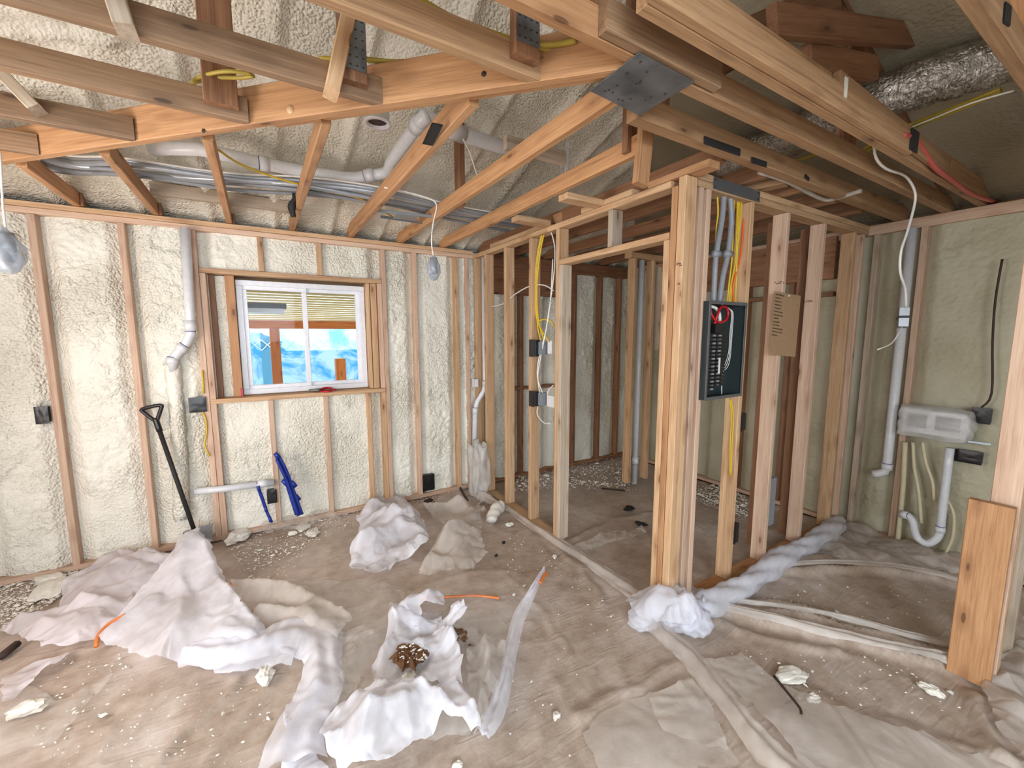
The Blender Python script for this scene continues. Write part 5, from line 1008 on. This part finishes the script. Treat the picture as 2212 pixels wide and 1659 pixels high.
for a in (('large rough foam chunk lying at the wall below the left end of the window', 515, 1158, .10, 1), ('small foam chunk on the floor below the middle of the window', 632, 1152, .035, 2), ('flat foam offcut on the floor below the window, left piece', 655, 1138, .08, 3, 'chip', .15), ('flat foam offcut on the floor below the window, right piece', 675, 1150, .08, 4, 'chip', .15),
          ('foam chunk at the wall foot left of the shovel', 336, 1206, .06, 5), ('flat foam slab lying against the left end of the wall', 108, 1272, .14, 6, 'chip', .2), ('foam slab behind the flat one at the left wall foot', 110, 1250, .10, 16, 'chip', .25), ('small foam ball at the wall foot right of the chunk by the shovel', 352, 1203, .03, 7),
          ('foam chunk caught under the front rim of the tent-like sheet', 574, 1458, .055, 8), ('foam chunk lying on the thin sheet at the bottom left', 60, 1530, .065, 9, 'chip', .35), ('foam chunk under the white sheet at the bottom centre', 785, 1612, .05, 10),
          ('broad pale foam flake on the plastic right of the floor seam', 1708, 1458, .075, 11, 'chip', .2), ('little foam flake below the broad one, right of the floor seam', 1757, 1508, .032, 12, 'chip', .4), ('foam flake near the sawn-off board', 2012, 1490, .04, 13, 'chip', .5), ('foam crumb on the floor left of the doorway post', 1202, 1545, .022, 14, 'chip', .5),
          ('yellowish foam crumb beside the rolled offcut near the partition', 1100, 1133, .035, 15, 'chip', .5), ('small foam crumb at the bottom edge, middle of the picture', 988, 1652, .02, 17, 'chip', .5), ('foam piece at the seam where it meets the partition foot', 1198, 1202, .022, 18, 'chip', .5)):
    chunk(*a)
def scatter(name, label, regions, n, mat, smin, smax, cat, seed, zoff=.0):
    R_ = random.Random(seed); parts = []
    for (poly, w_) in regions:
        P = [Z_(a, b, 0) for a, b in poly]; k = 0
        while k < n*w_:
            i = R_.randrange(1, len(P)-1); u, v_ = R_.random(), R_.random()
            if u+v_ > 1: u, v_ = 1-u, 1-v_
            q = P[0]+(P[i]-P[0])*u+(P[i+1]-P[0])*v_; s = R_.uniform(smin, smax)*(1+1.3*(R_.random() < .06)); a = R_.random()*6.28; ca, sa = math.cos(a)*s, math.sin(a)*s; h = s*R_.uniform(.25, .6); z = zoff+.004
            e_ = R_.uniform(.3, .8)
            V = [q+Vector((ca, sa, z)), q+Vector((-sa*e_, ca*e_, z)), q+Vector((-ca*.8, -sa*.8, z)), q+Vector((sa*e_, -ca*e_, z)), q+Vector((ca*.2, sa*.3, z+h)), q+Vector((-ca*.5, -sa*.2, z+h*.7))]
            parts.append((V, [(0, 1, 4), (1, 2, 5), (1, 5, 4), (2, 3, 5), (3, 0, 4), (3, 4, 5)])); k += 1
    o = mesh_obj(name, *merge(parts), mat); o['kind'] = 'stuff'; return tag(o, label, cat)
scatter('foam_chips', 'scattered cream foam chips and shavings on the plastic floor', [
    ([(0, 1250), (140, 1225), (200, 1240), (130, 1290), (60, 1340), (0, 1370)], 1.3), ([(480, 1165), (600, 1120), (800, 1090), (800, 1120), (640, 1190), (540, 1250)], .8), ([(560, 1190), (620, 1165), (660, 1190), (620, 1250), (520, 1280)], .12),
    ([(830, 1060), (1000, 1045), (1020, 1080), (900, 1085)], .35), ([(120, 1420), (260, 1410), (300, 1480), (200, 1600), (40, 1450)], .06), ([(300, 1470), (600, 1480), (560, 1659), (200, 1659)], .05),
    ([(1110, 1000), (1240, 990), (1350, 985), (1380, 1060), (1240, 1060), (1130, 1050)], 1.6), ([(1480, 1060), (1560, 1050), (1680, 1100), (1640, 1130), (1520, 1090)], .8), ([(1100, 1130), (1300, 1280), (1360, 1400), (1250, 1659), (1080, 1659), (1150, 1300)], .09), ([(1560, 1400), (1900, 1420), (2100, 1500), (2000, 1640), (1700, 1500)], .07), ([(1600, 1260), (2080, 1260), (2060, 1400), (1700, 1330)], .06), ([(60, 1560), (400, 1500), (500, 1659), (60, 1659)], .05)], 1000, 'chip', .003, .0095, 'foam chips', 3)
scatter('foam_chips', 'dense heap of pale foam chips along the foot of the far walls inside the framed room', [([(1090, 1020), (1240, 985), (1330, 975), (1385, 1010), (1370, 1050), (1240, 1050), (1110, 1062)], 1), ([(1480, 1055), (1560, 1045), (1640, 1090), (1650, 1130), (1540, 1085)], .5)], 900, 'chip', .006, .018, 'foam chips', 13)
scatter('leaf_litter', 'pile of brown dry leaves and chips in the crumpled plastic at the centre', [([(852, 1452), (870, 1420), (900, 1418), (925, 1440), (905, 1462), (870, 1468)], 1)], 200, 'leaf', .008, .026, 'dry leaves', 5, .06)
scatter('leaf_litter', 'smaller scatter of dry leaves right of the upright plastic fold', [([(955, 1375), (985, 1362), (1010, 1375), (1008, 1396), (970, 1392)], 1)], 90, 'leaf', .006, .016, 'dry leaves', 6, .02)
scatter('foam_crumbs', 'cream foam crumbs mixed into the leaf pile at the centre', [([(850, 1440), (880, 1420), (920, 1425), (925, 1455), (880, 1465)], 1)], 45, 'chip', .004, .012, 'foam chips', 8, .075)
for a in (('curled brown leaf on top of the leaf pile', 878, 1418, .045, 31, 'leaf', .4), ('black scrap at the left end of the leaf pile', 842, 1466, .025, 32, 'rubber', .5), ('foam slab leaning in the front of the leaf pile', 885, 1460, .05, 33, 'chip', .5), ('dark debris lump on the floor in front of the back right studs', 925, 1082, .05, 34, 'ink', .35), ('dark scrap inside the framed room, right of the doorway centre', 1358, 1098, .06, 35, 'rubber', .3), ('black scrap on the floor inside the framed room near the door post', 1385, 1132, .05, 36, 'rubber', .3),
          ('dark crumb on the floor right of the plastic pile', 1088, 1172, .02, 37, 'rubber', .5), ('second dark crumb right of the plastic pile, nearer', 1072, 1200, .018, 38, 'rubber', .4), ('dark leaf between the pile and the long white edge', 1036, 1365, .018, 39, 'leaf', .3), ('brown leaf right of the smaller leaf scatter', 1018, 1394, .016, 40, 'leaf', .3)):
    chunk(*a, name='debris_scrap', cat='debris', z=.01)
for pts, w_, l in ((((0, 1420), (38, 1390)), .03, 'dark stick at the left edge of the floor'), (((1672, 1460), (1700, 1495), (1728, 1530), (1730, 1545)), .010, 'thin dark stick on the floor right of the seam'), (((992, 1050), (1000, 1064), (1010, 1082)), .02, 'black stick standing in the rubble of the corner'), (((1300, 1055), (1350, 1060)), .015, 'dark splinter on the floor inside the framed room'), (((1030, 1092), (1050, 1080), (1085, 1096)), .022, 'grey-brown lath lying in the corner rubble')):
    tag(tube('stick', [Z_(a, b, .02) for a, b in pts], w_*.6, 'ink' if 'grey' not in l else 'grey', seg=6, smooth=2), l, 'stick')
tag(tube('plastic_roll', [Z_(1640, 372, 2.45), Z_(1700, 392, 2.45), Z_(1770, 428, 2.45), Z_(1800, 430, 2.45), Z_(1860, 412, 2.45)], .012, 'film_grey', seg=10), 'thin folded plastic edge above the electric panel wall', 'plastic sheet')
# framing behind the camera shades the ceiling as it does in the room
for k in range(6):
    y = -.02-.41*k
    r = empty('rear_truss', (1.2, y, HT), ('first', 'second', 'third', 'fourth', 'fifth', 'sixth')[k]+' roof truss counting backward from the photographer, out of the picture', 'roof truss', 'trusses behind the photographer')
    board('bottom_chord', (XL+.02, y, HT+.045), (XR+.08, y, HT+.045), (0, 0, 1), .089, .038, 'fir', r)
    board('web', (.4, y, HT+.09), (1.1, y, 3.3), (.8, 0, -.7), .089, .036, 'brown', r); board('web', (2.0, y, HT+.09), (1.3, y, 3.3), (.8, 0, .7), .089, .036, 'brown', r)
